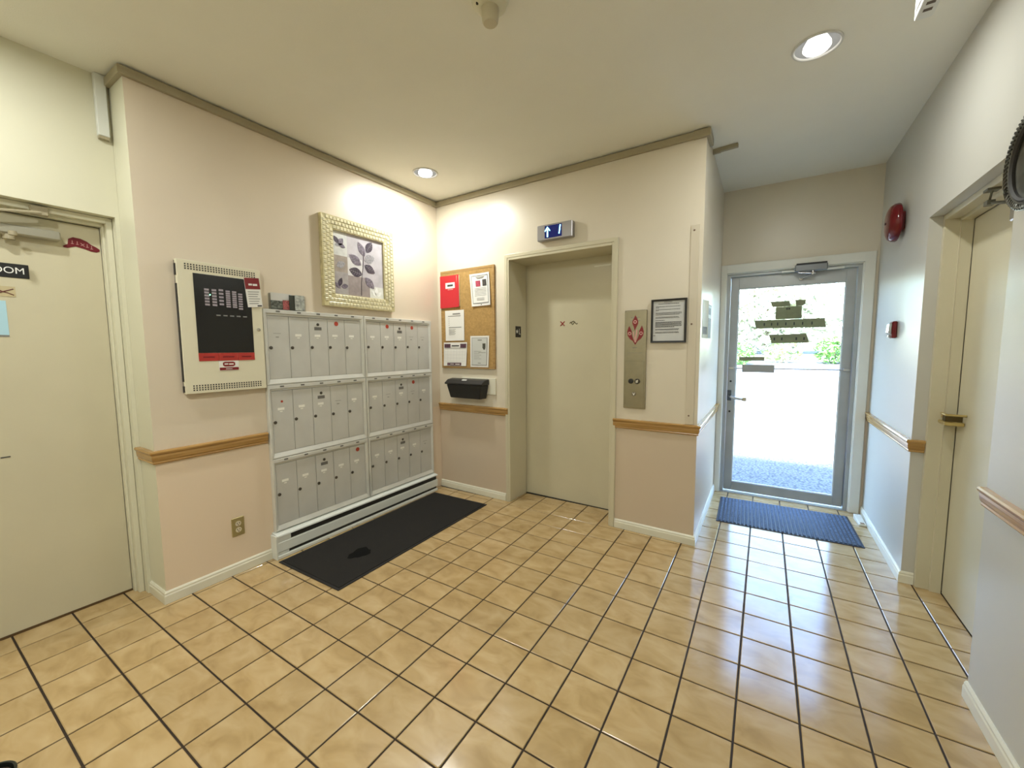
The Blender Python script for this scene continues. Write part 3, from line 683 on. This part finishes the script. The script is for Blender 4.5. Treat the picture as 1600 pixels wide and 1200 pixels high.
def leaf(cx, cz, ln, wd, ang, m, nm='print_leaf', y=-.0138):
    pts = []
    for k in range(24):
        q = k/12 if k < 12 else (24-k)/12
        x = (q-.5)*ln; z = wd/2*math.sin(math.pi*q)**.85*(1.12-.24*q)*(1 if k < 12 else -1)
        pts.append((I0+IW*cx+x*math.cos(ang)-z*math.sin(ang), I0+IW*cz+x*math.sin(ang)+z*math.cos(ang)))
    o = MB().prism(pts, y, -.0127, 'y').build(nm, m, pr_)
    c_, s_ = math.cos(ang), math.sin(ang); X0, Z0 = I0+IW*cx, I0+IW*cz
    if ln > .1:
        v = MB().tube([(X0-ln*.48*c_, y-.0004, Z0-ln*.48*s_), (X0+ln*.42*c_, y-.0004, Z0+ln*.42*s_)], .0009, 4)
        for k in range(-2, 3):
            for g in (-1, 1):
                a_ = (k*.16*ln*c_, k*.16*ln*s_); dx, dz = .11*ln, g*wd*.30
                v.tube([(X0+a_[0], y-.0004, Z0+a_[1]), (X0+a_[0]+dx*c_-dz*s_, y-.0004, Z0+a_[1]+dx*s_+dz*c_)], .0006, 4)
        tag(v.build('vein', LVEIN, pr_), kind='stuff')
    return o
LD = mat('leaf_plum',(.050,.035,.055,1),.6,var=.6,scale=60); LM_ = mat('leaf_violet',(.17,.14,.18,1),.6,var=.5,scale=60); LL = mat('leaf_grey',(.29,.28,.30,1),.6,var=.3,scale=60)
LVEIN = mat('leaf_vein', (.42,.40,.42,1), .6)
LW_ = mat('leaf_white',(.80,.80,.78,1),.6)
leaf(.55,.80,.115,.058,2.1,LM_); leaf(.71,.86,.105,.062,1.0,LD); leaf(.42,.60,.125,.068,2.6,LM_); leaf(.71,.66,.105,.070,.35,LL)
leaf(.42,.40,.120,.070,2.95,LD); leaf(.71,.49,.110,.062,-.45,LD); leaf(.70,.25,.115,.062,-.75,LM_)
MB().tube([(I0+.52*IW,-.0135,I0+.02*IW),(I0+.53*IW,-.0135,I0+.25*IW),(I0+.57*IW,-.0135,I0+.5*IW),(I0+.60*IW,-.0135,I0+.78*IW)], .0022, 6).build('print_stem', LD, pr_)
for (x,z,l,w_,a,m) in [(.07,.86,.06,.035,2.2,LD),(.15,.84,.07,.045,.9,LM_),(.18,.78,.055,.03,-.3,LM_),(.10,.79,.05,.03,3.4,LL),(.14,.48,.08,.05,.4,LL),(.07,.14,.06,.03,2.4,LM_),(.12,.20,.07,.035,1.2,LD),(.20,.14,.06,.035,.2,LM_),(.84,.12,.07,.035,1.5,LW_),(.79,.08,.06,.03,2.4,LW_),(.90,.08,.06,.03,.7,LW_)]:
    leaf(x,z,l,w_,a,m)

# outlet
ou = thing('wall_outlet', 'ivory duplex outlet on a brass plate below the alarm panel', 'outlet', at('mail', -.759, .292))
MB().box(-.0355,.0355,-.006,-.0006,-.0575,.0575).build('plate', mat('plate_brass', (.42,.35,.16,1), .35, metal=.6), ou, bevel=.003)
for s_ in (-1,1):
    r = MB().lathe([(.016,-.0061),(.0165,-.008),(.001,-.0085)], (0,0,s_*.0195), 'y', 18).build('receptacle', mat('ivory_plastic', (.66,.58,.42,1), .4), ou)
    MB().box(-.008,-.005,-.0092,-.0086,s_*.0195-.001,s_*.0195+.008).box(.005,.008,-.0092,-.0086,s_*.0195-.001,s_*.0195+.008).box(-.0025,.0025,-.0092,-.0086,s_*.0195-.011,s_*.0195-.006).build('slot', DKINK, r)
MB().cyl((0,0,0), .003, -.0075, -.006, 'y', 10).build('screw', BRASS, ou)

# brochures on top of the mailboxes
bh = thing('brochure_holder', 'clear acrylic holder filled with brochures on top of the mailboxes', 'brochure holder', at('mail', -.50, ZR[2]+.4862))
MB().box(0,.235,-.027,-.001,.0003,.003).box(0,.003,-.027,-.001,.003,.10).box(.232,.235,-.027,-.001,.003,.10).box(.003,.232,-.003,-.001,.003,.105).build('holder', ACRYL, bh)
for nm,(x0,x1,h,y),m in [('brochure',(.012,.150,.108,-.008),mat('broch_white',(.62,.61,.58,1),.4)),('brochure',(.010,.120,.058,-.012),mat('broch_photo',(.12,.13,.11,1),.4,var=.9,scale=70)),
                         ('brochure',(.085,.160,.064,-.016),mat('broch_red',(.34,.09,.09,1),.4,var=.7,scale=90)),('brochure',(.125,.180,.100,-.020),mat('broch_dark',(.035,.04,.03,1),.35)),
                         ('brochure',(.162,.228,.104,-.024),mat('broch_grey',(.34,.36,.34,1),.4,var=.5,scale=45))]:
    MB().box(x0,x1,y-.002,y,.0035,h).build(nm, m, bh)

# ------------------------------------------------------------------ elevator wall things
cb = thing('cork_board', 'oak framed cork notice board beside the elevator', 'notice board', at('elev', -2.293, 1.188))
CW, CH = .629, .914
frame_ring(0, .022, -.019, -.018, -.001, CW, CH).build('frame', wood('board_oak', (.34,.20,.07,1), (.44,.28,.11,1)), cb, bevel=.001)
box(.021,CW-.021,-.0165,-.0012,.021,CH-.021).build('cork', mat('cork', (.42,.265,.10,1), .9, var=.14, scale=60, bump=.5, bscale=400, spec=.1), cb)
def sheet(name, label, cat, pts, m=WHITE, curl=.004, grp='papers pinned to the cork board'):
    """pts: four corners (u, z) on the wall, TL TR BR BL; a slightly bowed sheet"""
    u0 = sum(p[0] for p in pts)/4; z0 = sum(p[1] for p in pts)/4
    t = thing(name, label, cat, at('elev', u0, z0, .0172), grp)
    n = 6; vs = []; fs = []
    P = [Vector((p[0]-u0, p[1]-z0)) for p in pts]
    for i in range(n+1):
        for j in range(n+1):
            a, b = i/n, j/n
            q = (P[3]*(1-a)+P[2]*a)*(1-b)+(P[0]*(1-a)+P[1]*a)*b
            y = -.0016-curl*((a-.5)**2*2.2+(1-b)**2*.6)
            vs.append((q.x, y, q.y))
    k = len(vs); vs += [(x, y+.0008, z) for x, y, z in vs]
    for i in range(n):
        for j in range(n):
            f = (i*(n+1)+j, (i+1)*(n+1)+j, (i+1)*(n+1)+j+1, i*(n+1)+j+1); fs.append(f); fs.append(tuple(q+k for q in f[::-1]))
    MB().add(vs, fs).build('sheet', m, t)
    def loc(a, b):
        q = (P[3]*(1-a)+P[2]*a)*(1-b)+(P[0]*(1-a)+P[1]*a)*b
        return q.x, -.0016-curl*((a-.5)**2*2.2+(1-b)**2*.6)-.0010, q.y
    lay = [0]
    def quad(nm, rects, mm):
        g = MB(); lay[0] += .0004
        for a0, a1, b0, b1 in rects:
            N = 4
            for s in range(N):
                aa, ab = a0+(a1-a0)*s/N, a0+(a1-a0)*(s+1)/N
                g.add([(x_, y_-lay[0], z_) for x_, y_, z_ in (loc(aa,b0),loc(ab,b0),loc(ab,b1),loc(aa,b1))], [(0,1,2,3)])
        return g.build(nm, mm, t)
    return t, quad
t, q = sheet('red_folder', 'bright red paper folder pinned to the cork board', 'folder', [(-2.293,2.057),(-2.063,2.056),(-2.055,1.760),(-2.288,1.757)], RED, .012)
q('label', [(.28,.78,.60,.78)], WHITE); q('label_print', [(.38,.68,.66,.72)], DKINK); q('label_strip', [(.4,.68,.55,.585)], mat('pink_strip',(.75,.25,.25,1),.5))
MB().box(.085,.120,-.006,-.001,-.140,.142).build('inner_page', mat('manila',(.62,.52,.32,1),.7), t)
t, q = sheet('event_flyer', 'white flyer with two small pictures and grey border on the cork board', 'flyer', [(-1.934,2.041),(-1.715,2.043),(-1.699,1.756),(-1.906,1.752)], WHITE, .010)
q('border', [(.08,.93,.92,.94),(.08,.93,.07,.10),(.08,.10,.10,.92),(.90,.93,.10,.92)], GREYINK)
q('picture_red', [(.28,.52,.60,.78)], mat('flyer_red',(.38,.05,.09,1),.5,var=.4,scale=80)); q('picture_dark', [(.63,.84,.60,.80)], mat('flyer_dark',(.05,.045,.045,1),.5,var=.5,scale=80))
q('text_print', [(.3,.75,.88,.895),(.36,.7,.845,.86)]+[(.2,.82,.54-.045*k,.55-.045*k) for k in range(6)]+[(.3,.7,.24-.035*k,.25-.035*k) for k in range(3)], GREYINK)
MB().lathe([(.004,-.001),(.005,-.008),(.003,-.012),(.001,-.012)], (.012,0,-.132), 'y', 10).build('push_pin', BLACK, t)
t, q = sheet('letter', 'plain white typed letter without border on the cork board', 'letter', [(-2.240,1.732),(-2.007,1.732),(-2.006,1.448),(-2.235,1.448)], WHITE, .005)
q('text_print', [(.15,.82,.80,.82),(.4,.8,.86,.90)]+[(.18,.22,.72-.07*k,.735-.07*k) for k in range(4)]+[(.18,.85,.43,.45)]+[(.18,.55-.06*(k%2),.37-.035*k,.38-.035*k) for k in range(6)], GREYINK)
t, q = sheet('wall_calendar', 'purple and white wall calendar page on the cork board', 'calendar', [(-2.262,1.432),(-1.974,1.432),(-1.986,1.211),(-2.265,1.209)], WHITE, .008)
PUR = mat('calendar_purple', (.10,.045,.07,1), .5, var=.4, scale=60)
q('header_block', [(.03,.29,.78,.94),(.71,.97,.76,.94)], PUR); q('footer_block', [(.16,.78,.02,.14)], PUR); q('title_print', [(.34,.66,.83,.88)], DKINK); q('header_rule', [(.03,.97,.755,.77)], GREYINK)
q('grid_lines', [(.05,.95,.2+.135*k,.205+.135*k) for k in range(5)]+[(.05+.1286*k,.054+.1286*k,.2,.74) for k in range(8)], mat('grid_grey',(.50,.50,.49,1),.7))
q('footer_print', [(.30,.46,.07,.09),(.52,.72,.06,.09)], CARD)
t, q = sheet('notice_flyer', 'grey tinted flyer with a dark oval picture on the cork board', 'flyer', [(-1.936,1.488),(-1.722,1.486),(-1.733,1.204),(-1.938,1.204)], WHITE, .004)
q('tint_panel', [(.08,.92,.06,.94)], mat('flyer_tint',(.56,.57,.54,1),.7)); q('border', [(.08,.92,.93,.945),(.08,.92,.055,.075),(.08,.10,.07,.94),(.89,.92,.07,.94)], GREYINK)
q('oval_picture', [(.66,.82,.60,.76),(.70,.80,.56,.60)], mat('flyer_oval',(.07,.07,.05,1),.5,var=.6,scale=90))
q('text_print', [(.4,.62,.85,.88),(.42,.58,.12,.14)]+[(.2,.6-.1*(k%2),.50-.06*k,.51-.06*k) for k in range(5)]+[(.45,.85,.46,.475)], GREYINK)

bp = thing('backing_plate', 'white rectangular wall plate behind the black drop box', 'wall plate', at('elev', -1.885, .955))
MB().box(-.165,.222,-.014,-.0006,.003,.150).build('plate', TRIMW, bp, bevel=.002)
bx = thing('drop_box', 'black plastic letter drop box with flared lid', 'drop box', at('elev', -1.945, .918, .0145))
bd_ = MB(); sx = [(-.205,.195,0,-.075),(-.225,.205,.120,-.100)]
vs = []
for x0,x1,z,y in [(-.190,.180,0,-.085),(-.218,.208,.125,-.105)]:
    vs += [(x0,-.0006,z),(x1,-.0006,z),(x1-.012,y,z),(x0+.012,y,z)]
bd_.add(vs, [(3,2,1,0),(4,5,6,7),(0,1,5,4),(1,2,6,5),(2,3,7,6),(3,0,4,7)]).build('body', BLACK, bx, bevel=.006, seg=2)
MB().prism([(-.0006,.178),(-.070,.168),(-.112,.140),(-.112,.127),(-.0006,.1265)], -.226, .214, 'x').build('lid', BLACK, bx, bevel=.004)
MB().prism([(-.062,.1715),(-.078,.165),(-.078,.1635),(-.062,.1700)], -.045, .010, 'x').build('label', mat('label_silver',(.7,.7,.68,1),.4), bx)

ei = thing('floor_indicator', 'steel elevator floor indicator with glowing blue arrow and number', 'floor indicator', at('elev', -1.062, 2.281))
MB().box(-.152,.152,-.050,-.0006,-.060,.060).build('housing', mat('indicator_steel', (.40,.39,.40,1), .28, metal=.85), ei, bevel=.004)
ds = MB().box(-.082,.066,-.0522,-.0502,-.046,.048).build('display', mat('display_navy', (.004,.008,.06,1), .15, emit=(.01,.02,.22,1), estr=.35), ei)
CY = emat('display_cyan', (.25,.75,1,1), 5)
MB().box(-.063,-.052,-.0532,-.0523,-.038,.030).add([(-.0575,-.0532,.042),(-.0575,-.0532,.028),(-.082,-.0532,.010),(-.078,-.0532,.004)], [(0,1,3,2)]).add([(-.0575,-.0532,.042),(-.0575,-.0532,.028),(-.033,-.0532,.010),(-.037,-.0532,.004)], [(0,2,3,1)]).build('arrow_segment', CY, ds)
MB().prism([(.040,-.026),(.049,-.026),(.058,.040),(.049,.040)], -.0532, -.0523, 'y').build('digit_segment', CY, ds)

cp = thing('call_panel', 'tall stainless elevator call panel with a red flame emblem', 'call panel', at('elev', -.426, .930))
MB().box(-.079,.079,-.012,-.0006,0,.709).build('plate', STEEL, cp, bevel=.002)
MB().box(-.066,.066,-.0135,-.0121,.006,.346).build('button_plate', STEEL, cp, bevel=.001)
em_ = MB()
def flame(cx, cz, s, lean):
    pts = [(0,.062),(.012,.040),(.022,.018),(.023,-.004),(.012,-.028),(-.004+lean,-.062),(-.012,-.028),(-.023,-.004),(-.022,.018),(-.010,.040)]
    return [(cx+x*s, cz+z*s) for x, z in pts]
base = .930
FM = mat('emblem_red', (.22,.008,.012,1), .4); FP = mat('emblem_pink', (.62,.33,.30,1), .5)
MB().prism(flame(-.002, 1.548-base, .90, 0), -.0132, -.0121, 'y').build('flame', FM, cp)
for sgn in (-1,1):
    pts = [(.045,.050),(.054,.030),(.059,.008),(.056,-.018),(.040,-.042),(.018,-.058),(.0,-.086),(-.001,-.074),(.014,-.046),(.024,-.018),(.026,.010),(.034,.028)]
    MB().prism([(sgn*x, 1.478-base+z) for x, z in pts], -.0130, -.0121, 'y').build('flame', FM, cp)
for x, z in [(-.003,1.556),(-.041,1.474),(.040,1.474)]:
    g = MB().lathe([(.0125,-.0132),(.0125,-.0138)], (x,0,z-base), 'y', 18); g.build('emblem_ring', FP, cp)
    MB().lathe([(.0065,-.0138),(.0065,-.0142)], (x,0,z-base), 'y', 14).build('emblem_dot', FM, cp)
MB().prism([(-.004,1.41-base),(.006,1.50-base),(.016,1.50-base),(.006,1.41-base)], -.0136,-.0131,'y').prism([(-.004,1.41-base),(-.018,1.48-base),(-.012,1.49-base),(.0,1.42-base)], -.0136,-.0131,'y').build('emblem_gap', FP, cp)
MB().box(-.035,.030,-.0126,-.0121,.655,.659).box(-.016,.014,-.0126,-.0121,.644,.648).box(-.036,.034,-.0126,-.0121,.633,.637).box(-.018,.012,-.0126,-.0121,.440,.443).box(-.055,.05,-.0126,-.0121,.405,.407).build('engraving', GREYINK, cp)
MB().lathe([(.0185,-.0136),(.0185,-.018),(.015,-.019),(.001,-.0185)], (-.025,0,.199), 'y', 20).build('sensor_window', BLACK, cp, smooth=True)
b_ = MB().lathe([(.0195,-.0136),(.0195,-.019),(.017,-.021),(.001,-.021)], (.021,0,.199), 'y', 20).build('call_button', mat('button_dark', (.05,.04,.03,1), .3, metal=.6), cp, smooth=True)
MB().box(.012,.019,-.0216,-.0211,.188,.206).prism([(.022,.190),(.027,.190),(.027,.203),(.031,.203),(.0245,.212),(.018,.203),(.022,.203)], -.0216,-.0211,'y').build('button_symbol', TRIMW, b_)
k_ = MB().lathe([(.015,-.0136),(.015,-.017),(.001,-.0175)], (-.002,0,.107), 'y', 18).build('key_switch', mat('key_grey', (.22,.19,.15,1), .3, metal=.8), cp, smooth=True)
MB().prism([(-.013,.118),(-.002,.094),(.009,.118),(-.002,.108)], -.0182,-.0176,'y').build('switch_mark', WHITE, k_)

nf = thing('framed_notice', 'black framed typed notice beside the call panel', 'notice', at('elev', -.318, 1.405))
NW, NH = .232, .298
frame_ring(0, .013, -.018, -.015, -.001, NW, NH).build('frame', BLACK, nf)
pp = box(.012,NW-.012,-.008,-.001,.012,NH-.012).build('page', mat('notice_page', (.56,.57,.57,1), .35), nf)
tx = MB()
def ln(a, b, z, h=.0032): 
    x = .030+a*.172
    while x < .030+b*.172-.004:
        w_ = random.uniform(.006,.014); tx.box(x,min(x+w_,.030+b*.172),-.0086,-.0081,z,z+h); x += w_+.0022
ln(.32,.62,.276); ln(.1,.88,.264,.004)
for z in (.246,.239,.226,.219): ln(0,.95 if z in (.246,.226) else .12,z)
for z in (.204,.197,.190,.175,.168): ln(0,.99 if z > .191 else .9,z)
ln(0,.35,.153)
for k in range(6): ln(0,.99 if k < 5 else .75,.140-k*.0068,.004)
for z in (.092,.086,.072,.066): ln(0,.9,z)
ln(-.08,.02,.048)
tx.build('text_print', mat('notice_ink', (.03,.03,.03,1), .7), pp)

cg = thing('corner_guard', 'painted corner guard strip with screws beside the framed notice', 'corner guard', at('elev', -.049, .847))
MB().box(-.026,.026,-.006,-.0006,0,1.325).build('strip', mat('guard_paint', (.62,.555,.44,1), .4), cg, bevel=.0008)
for z in (.06,.68,1.29): MB().lathe([(.006,-.0061),(.005,-.008),(.001,-.0085)], (-.006,0,z), 'y', 12).build('screw', mat('screw_rust', (.16,.09,.06,1), .5), cg)

# corridor wall posters
def poster(name, label, y0, y1, z0, z1, m, curl, prints):
    t = thing(name, label, 'poster', at('corr', y0, z0, .0008), 'posters on the corridor wall')
    n = 6; L_ = y1-y0; H_ = z1-z0; vs = []; fs = []
    f_ = lambda a: -.001-curl*a*a
    for i in range(n+1):
        a = i/n
        for z in (0,H_): vs.append((a*L_, f_(a), z)); 
        for z in (0,H_): vs.append((a*L_, f_(a)+.0008, z))
    for i in range(n):
        b = i*4; fs += [(b,b+4,b+5,b+1),(b+2,b+3,b+7,b+6),(b+1,b+5,b+7,b+3),(b,b+2,b+6,b+4)]
    fs += [(0,1,3,2),(n*4,n*4+2,n*4+3,n*4+1)]
    MB().add(vs, fs).build('sheet', m, t)
    g = MB()
    for a0,a1,b0,b1 in prints:
        for s in range(3):
            p0, p1 = a0+(a1-a0)*s/3, a0+(a1-a0)*(s+1)/3
            g.add([(p0*L_,f_(p0)-.0006,b0*H_),(p1*L_,f_(p1)-.0006,b0*H_),(p1*L_,f_(p1)-.0006,b1*H_),(p0*L_,f_(p0)-.0006,b1*H_)],[(0,1,2,3)])
    g.build('print', mat('poster_print', (.20,.20,.16,1), .6, var=.4, scale=40), t)
poster('poster', 'curling cream leaflet on the corridor wall beside a larger poster', 1.13, 1.265, 1.435, 1.695, mat('leaflet_cream', (.60,.58,.42,1), .5), .020, [(.1,.9,.1,.3)])
poster('poster', 'larger grey printed poster on the corridor wall near the entrance', 1.30, 1.59, 1.437, 1.690, mat('poster_grey', (.46,.46,.38,1), .5), .004, [(.03,.97,.02,.60),(.3,.9,.70,.90),(.02,.98,.965,.985)])

# ------------------------------------------------------------------ right wall things
fb = thing('fire_bell', 'red fire alarm bell on the corridor wall beside the recess', 'fire alarm', at('right', -1.725, 2.172))
MB().box(-.055,.055,-.024,-.0006,-.055,.055).build('back_box', DRED, fb, bevel=.004)
MB().lathe([(.040,-.0245),(.118,-.0250),(.121,-.032),(.118,-.050),(.104,-.068),(.080,-.079),(.050,-.084),(.001,-.086)], ax='y', n=40).build('gong', mat('gong_red', (.13,.004,.007,1), .14), fb, smooth=True)
MB().lathe([(.008,-.0855),(.008,-.089),(.001,-.090)], (0,0,0), 'y', 12).build('bolt', BLACK, fb)
ps = thing('pull_station', 'small red fire pull station with a chrome lever on the corridor wall', 'pull station', at('right', -1.705, 1.478))
MB().box(-.042,.042,-.026,-.0006,-.055,.055).build('body', mat('pull_red', (.15,.006,.009,1), .3), ps, bevel=.006)
MB().prism([(-.0265,.048),(-.040,.040),(-.043,-.018),(-.034,-.030),(-.0265,-.028)], -.034, .034, 'x').build('handle', CHROME, ps, bevel=.002)
MB().box(-.012,.012,-.038,-.0265,-.048,-.034).build('latch', CHROME, ps, bevel=.002)

pl = thing('round_plate', 'round pewter-grey wall plate with gadrooned rim beside the recessed door', 'wall plate', at('right', -.086, 1.964))
PEW = mat('pewter', (.115,.115,.10,1), .34, metal=.8, var=.2, scale=30)
MB().lathe([(.080,-.001),(.122,-.016),(.140,-.030),(.160,-.034),(.160,-.040),(.150,-.044),(.136,-.040),(.118,-.026),(.090,-.018),(.001,-.018)], ax='y', n=72).build('dish', PEW, pl, smooth=True)
gd = MB()
for k in range(64):
    a = 2*math.pi*k/64; c_, s_ = math.cos(a), math.sin(a); tw = .045
    gd.tube([(.139*math.cos(a-tw),-.0415,.139*math.sin(a-tw)),(.148*c_,-.0450,.148*s_),(.154*math.cos(a+tw),-.0425,.154*math.sin(a+tw))], .0038, 5)
tag(gd.build('gadroon', PEW, pl, smooth=True), kind='stuff')
MB().lathe([(.127,-.0325),(.132,-.039),(.127,-.042),(.121,-.036),(.121,-.030)], ax='y', n=64, ring=True).build('inner_ring', DARK, pl)

dw_ = thing('door_wedge', 'small worn white wooden door wedge on the floor by the casing', 'door wedge', Matrix.Translation((.722,2.10,.0006)) @ Matrix.Rotation(math.radians(5),4,'Z'))
MB().prism([(-.07,0),(.09,0),(.09,.040),(-.07,.016)], -.022, .022, 'x').build('wedge', TRIMW, dw_, bevel=.002)
MB().box(-.012,.012,-.065,-.035,.0185,.0205).build('worn_patch', mat('raw_wood', (.30,.20,.11,1), .8), dw_)

pt = thing('floor_pot', 'black plastic pot standing on the tiles opposite the cream door', 'pot', Matrix.Translation((-1.97,-1.81,.0006)) @ Matrix.Scale(.508,4))
MB().lathe([(.10,0),(.112,.02),(.118,.06),(.126,.062),(.130,.068),(.130,.078),(.124,.082),(.116,.080),(.112,.03),(.001,.025)], n=40).build('shell', mat('pot_black', (.010,.014,.012,1), .3), pt, smooth=True)
MB().lathe([(.110,.03),(.110,.055),(.001,.060)], n=30).build('soil', mat('soil', (.03,.02,.014,1), .95, var=.4, scale=90), pt)

# ------------------------------------------------------------------ outdoors
gm = bpy.data.meshes.new('driveway'); vs = []; fs = []
prof = [(2.34,-.03),(4.0,-.03),(6.0,.06),(10,.38),(15,.80),(22,1.15),(60,1.6)]
for y, z in prof: vs += [(-40,y,z),(40,y,z)]
for k in range(len(prof)-1): fs.append((2*k,2*k+1,2*k+3,2*k+2))
b0 = len(vs); vs += [(-40,2.34,-.4),(40,2.34,-.4),(40,60,-.4),(-40,60,-.4)]
fs += [(b0,b0+3,b0+2,b0+1),(0,b0,b0+1,1)]
def gravel():
    m = bpy.data.materials.new('pebbled_concrete'); m.use_nodes = True; n = m.node_tree.nodes; l = m.node_tree.links; b = n['Principled BSDF']
    g = n.new('ShaderNodeNewGeometry'); v = n.new('ShaderNodeTexVoronoi'); v.inputs['Scale'].default_value = 42
    l.new(g.outputs['Position'], v.inputs['Vector'])
    r = n.new('ShaderNodeValToRGB'); r.color_ramp.elements[0].color = (.15,.145,.135,1); r.color_ramp.elements[1].color = (.035,.035,.037,1); r.color_ramp.elements[0].position = .15; r.color_ramp.elements[1].position = .75
    l.new(v.outputs['Distance'], r.inputs['Fac']); l.new(r.outputs['Color'], b.inputs['Base Color']); b.inputs['Roughness'].default_value = .8
    return m
g_ = MB().add(vs, fs).build('driveway', gravel()); tag(g_, 'pebbled concrete driveway outside the glass door', 'driveway', kind='structure')
LEAFG = mat('leaf_green', (.10,.24,.04,1), .6, var=.4, scale=6); LEAFP = mat('leaf_pale', (.26,.34,.12,1), .6, var=.3, scale=4); BARK = mat('bark', (.16,.11,.07,1), .9, var=.3, scale=20)
def foliage(rx, ry, rz, n, size, rnd):
    m = MB()
    for _ in range(n):
        while True:
            p = Vector((rnd.uniform(-1,1),rnd.uniform(-1,1),rnd.uniform(-1,1)))
            if .25 < p.length < 1: break
        p = Vector((p.x*rx, p.y*ry, p.z*rz)); a = Vector((rnd.gauss(0,1),rnd.gauss(0,1),rnd.gauss(0,.6))).normalized(); b = a.cross(Vector((rnd.gauss(0,1),rnd.gauss(0,1),rnd.gauss(0,1)))).normalized()
        s = size*rnd.uniform(.6,1.3)
        m.add([p-a*s, p+b*s*.35, p+a*s, p-b*s*.35], [(0,1,2,3)])
    return m
rnd = random.Random(3)
def shrub(x, y, z, rx, rz, label, m, n=500):
    t = thing('shrub', label, 'shrub', Matrix.Translation((x,y,z)), 'shrubs beyond the driveway')
    o = foliage(rx,rx*.7,rz,n,.085,rnd).build('leaves', m, t, Matrix.Translation((0,0,rz*.9))); tag(o, kind='stuff')
    MB().tube([(0,0,0),(.05,0,rz*.5),(0,.05,rz)], .03, 6).build('stem', BARK, t)
shrub(-.75,14.5,.74,.5,.42,'small leafy shrub beyond the driveway, seen just above the lowest tape strip', LEAFG, 420)
shrub(.55,15.2,.80,.62,.40,'loose pale shrub in the middle of the planting beyond the driveway', LEAFP, 350)
shrub(1.95,15,.78,.55,.50,'dense green shrub beyond the driveway', LEAFG, 700)
shrub(3.9,16,.84,1.0,.7,'rounded green shrub at the end of the planting beyond the driveway', LEAFG, 600)
def hedge(x, label):
    t = thing('hedge', label, 'hedge', Matrix.Translation((x,20,1.05)), 'hedge clumps behind the planting')
    o = foliage(3.4,1.2,2.0,4200,.2,rnd).build('leaves', HEDGEG, t, Matrix.Translation((0,0,1.95))); tag(o, kind='stuff')
    MB().tube([(0,0,-.1),(.1,.05,1.0),(0,0,2.2)], .07, 6).build('stem', BARK, t)
HEDGEG = mat('hedge_leaf', (.50,.52,.38,1), .7, var=.15, scale=3)
hedge(-14.8,'hedge clump at the near end of the hedge row beyond the driveway')
hedge(-7.4,'hedge clump behind the small leafy shrub')
hedge(0,'hedge clump behind the loose pale shrub')
hedge(7.4,'hedge clump behind the rounded green shrub')
hedge(14.8,'hedge clump at the far end of the hedge row beyond the driveway')
def tree(x, y, z, h, r, label):
    t = thing('tree', label, 'tree', Matrix.Translation((x,y,z)), 'trees beyond the driveway')
    MB().tube([(0,0,-.2),(.1,0,h*.35),(-.05,.1,h*.7)], .16, 8).build('trunk', BARK, t)
    for k in range(4):
        a = k*1.7; MB().tube([(.05,0,h*(.4+.07*k)),(r*.5*math.cos(a),r*.5*math.sin(a),h*(.65+.05*k))], .06, 6).build('branch', BARK, t)
    o = foliage(r,r,h*.42,2200,.17,rnd).build('leaves', LEAFP, t, Matrix.Translation((0,0,h*.68))); tag(o, kind='stuff')
tree(-6.2,26,1.15,8,2.8,'tall tree with a pale crown left of the driveway planting')
tree(.6,31,1.25,9.5,3.4,'tall pale tree standing behind the middle shrub')
tree(6.6,26,1.1,7,2.6,'shorter pale tree behind the rounded shrub')
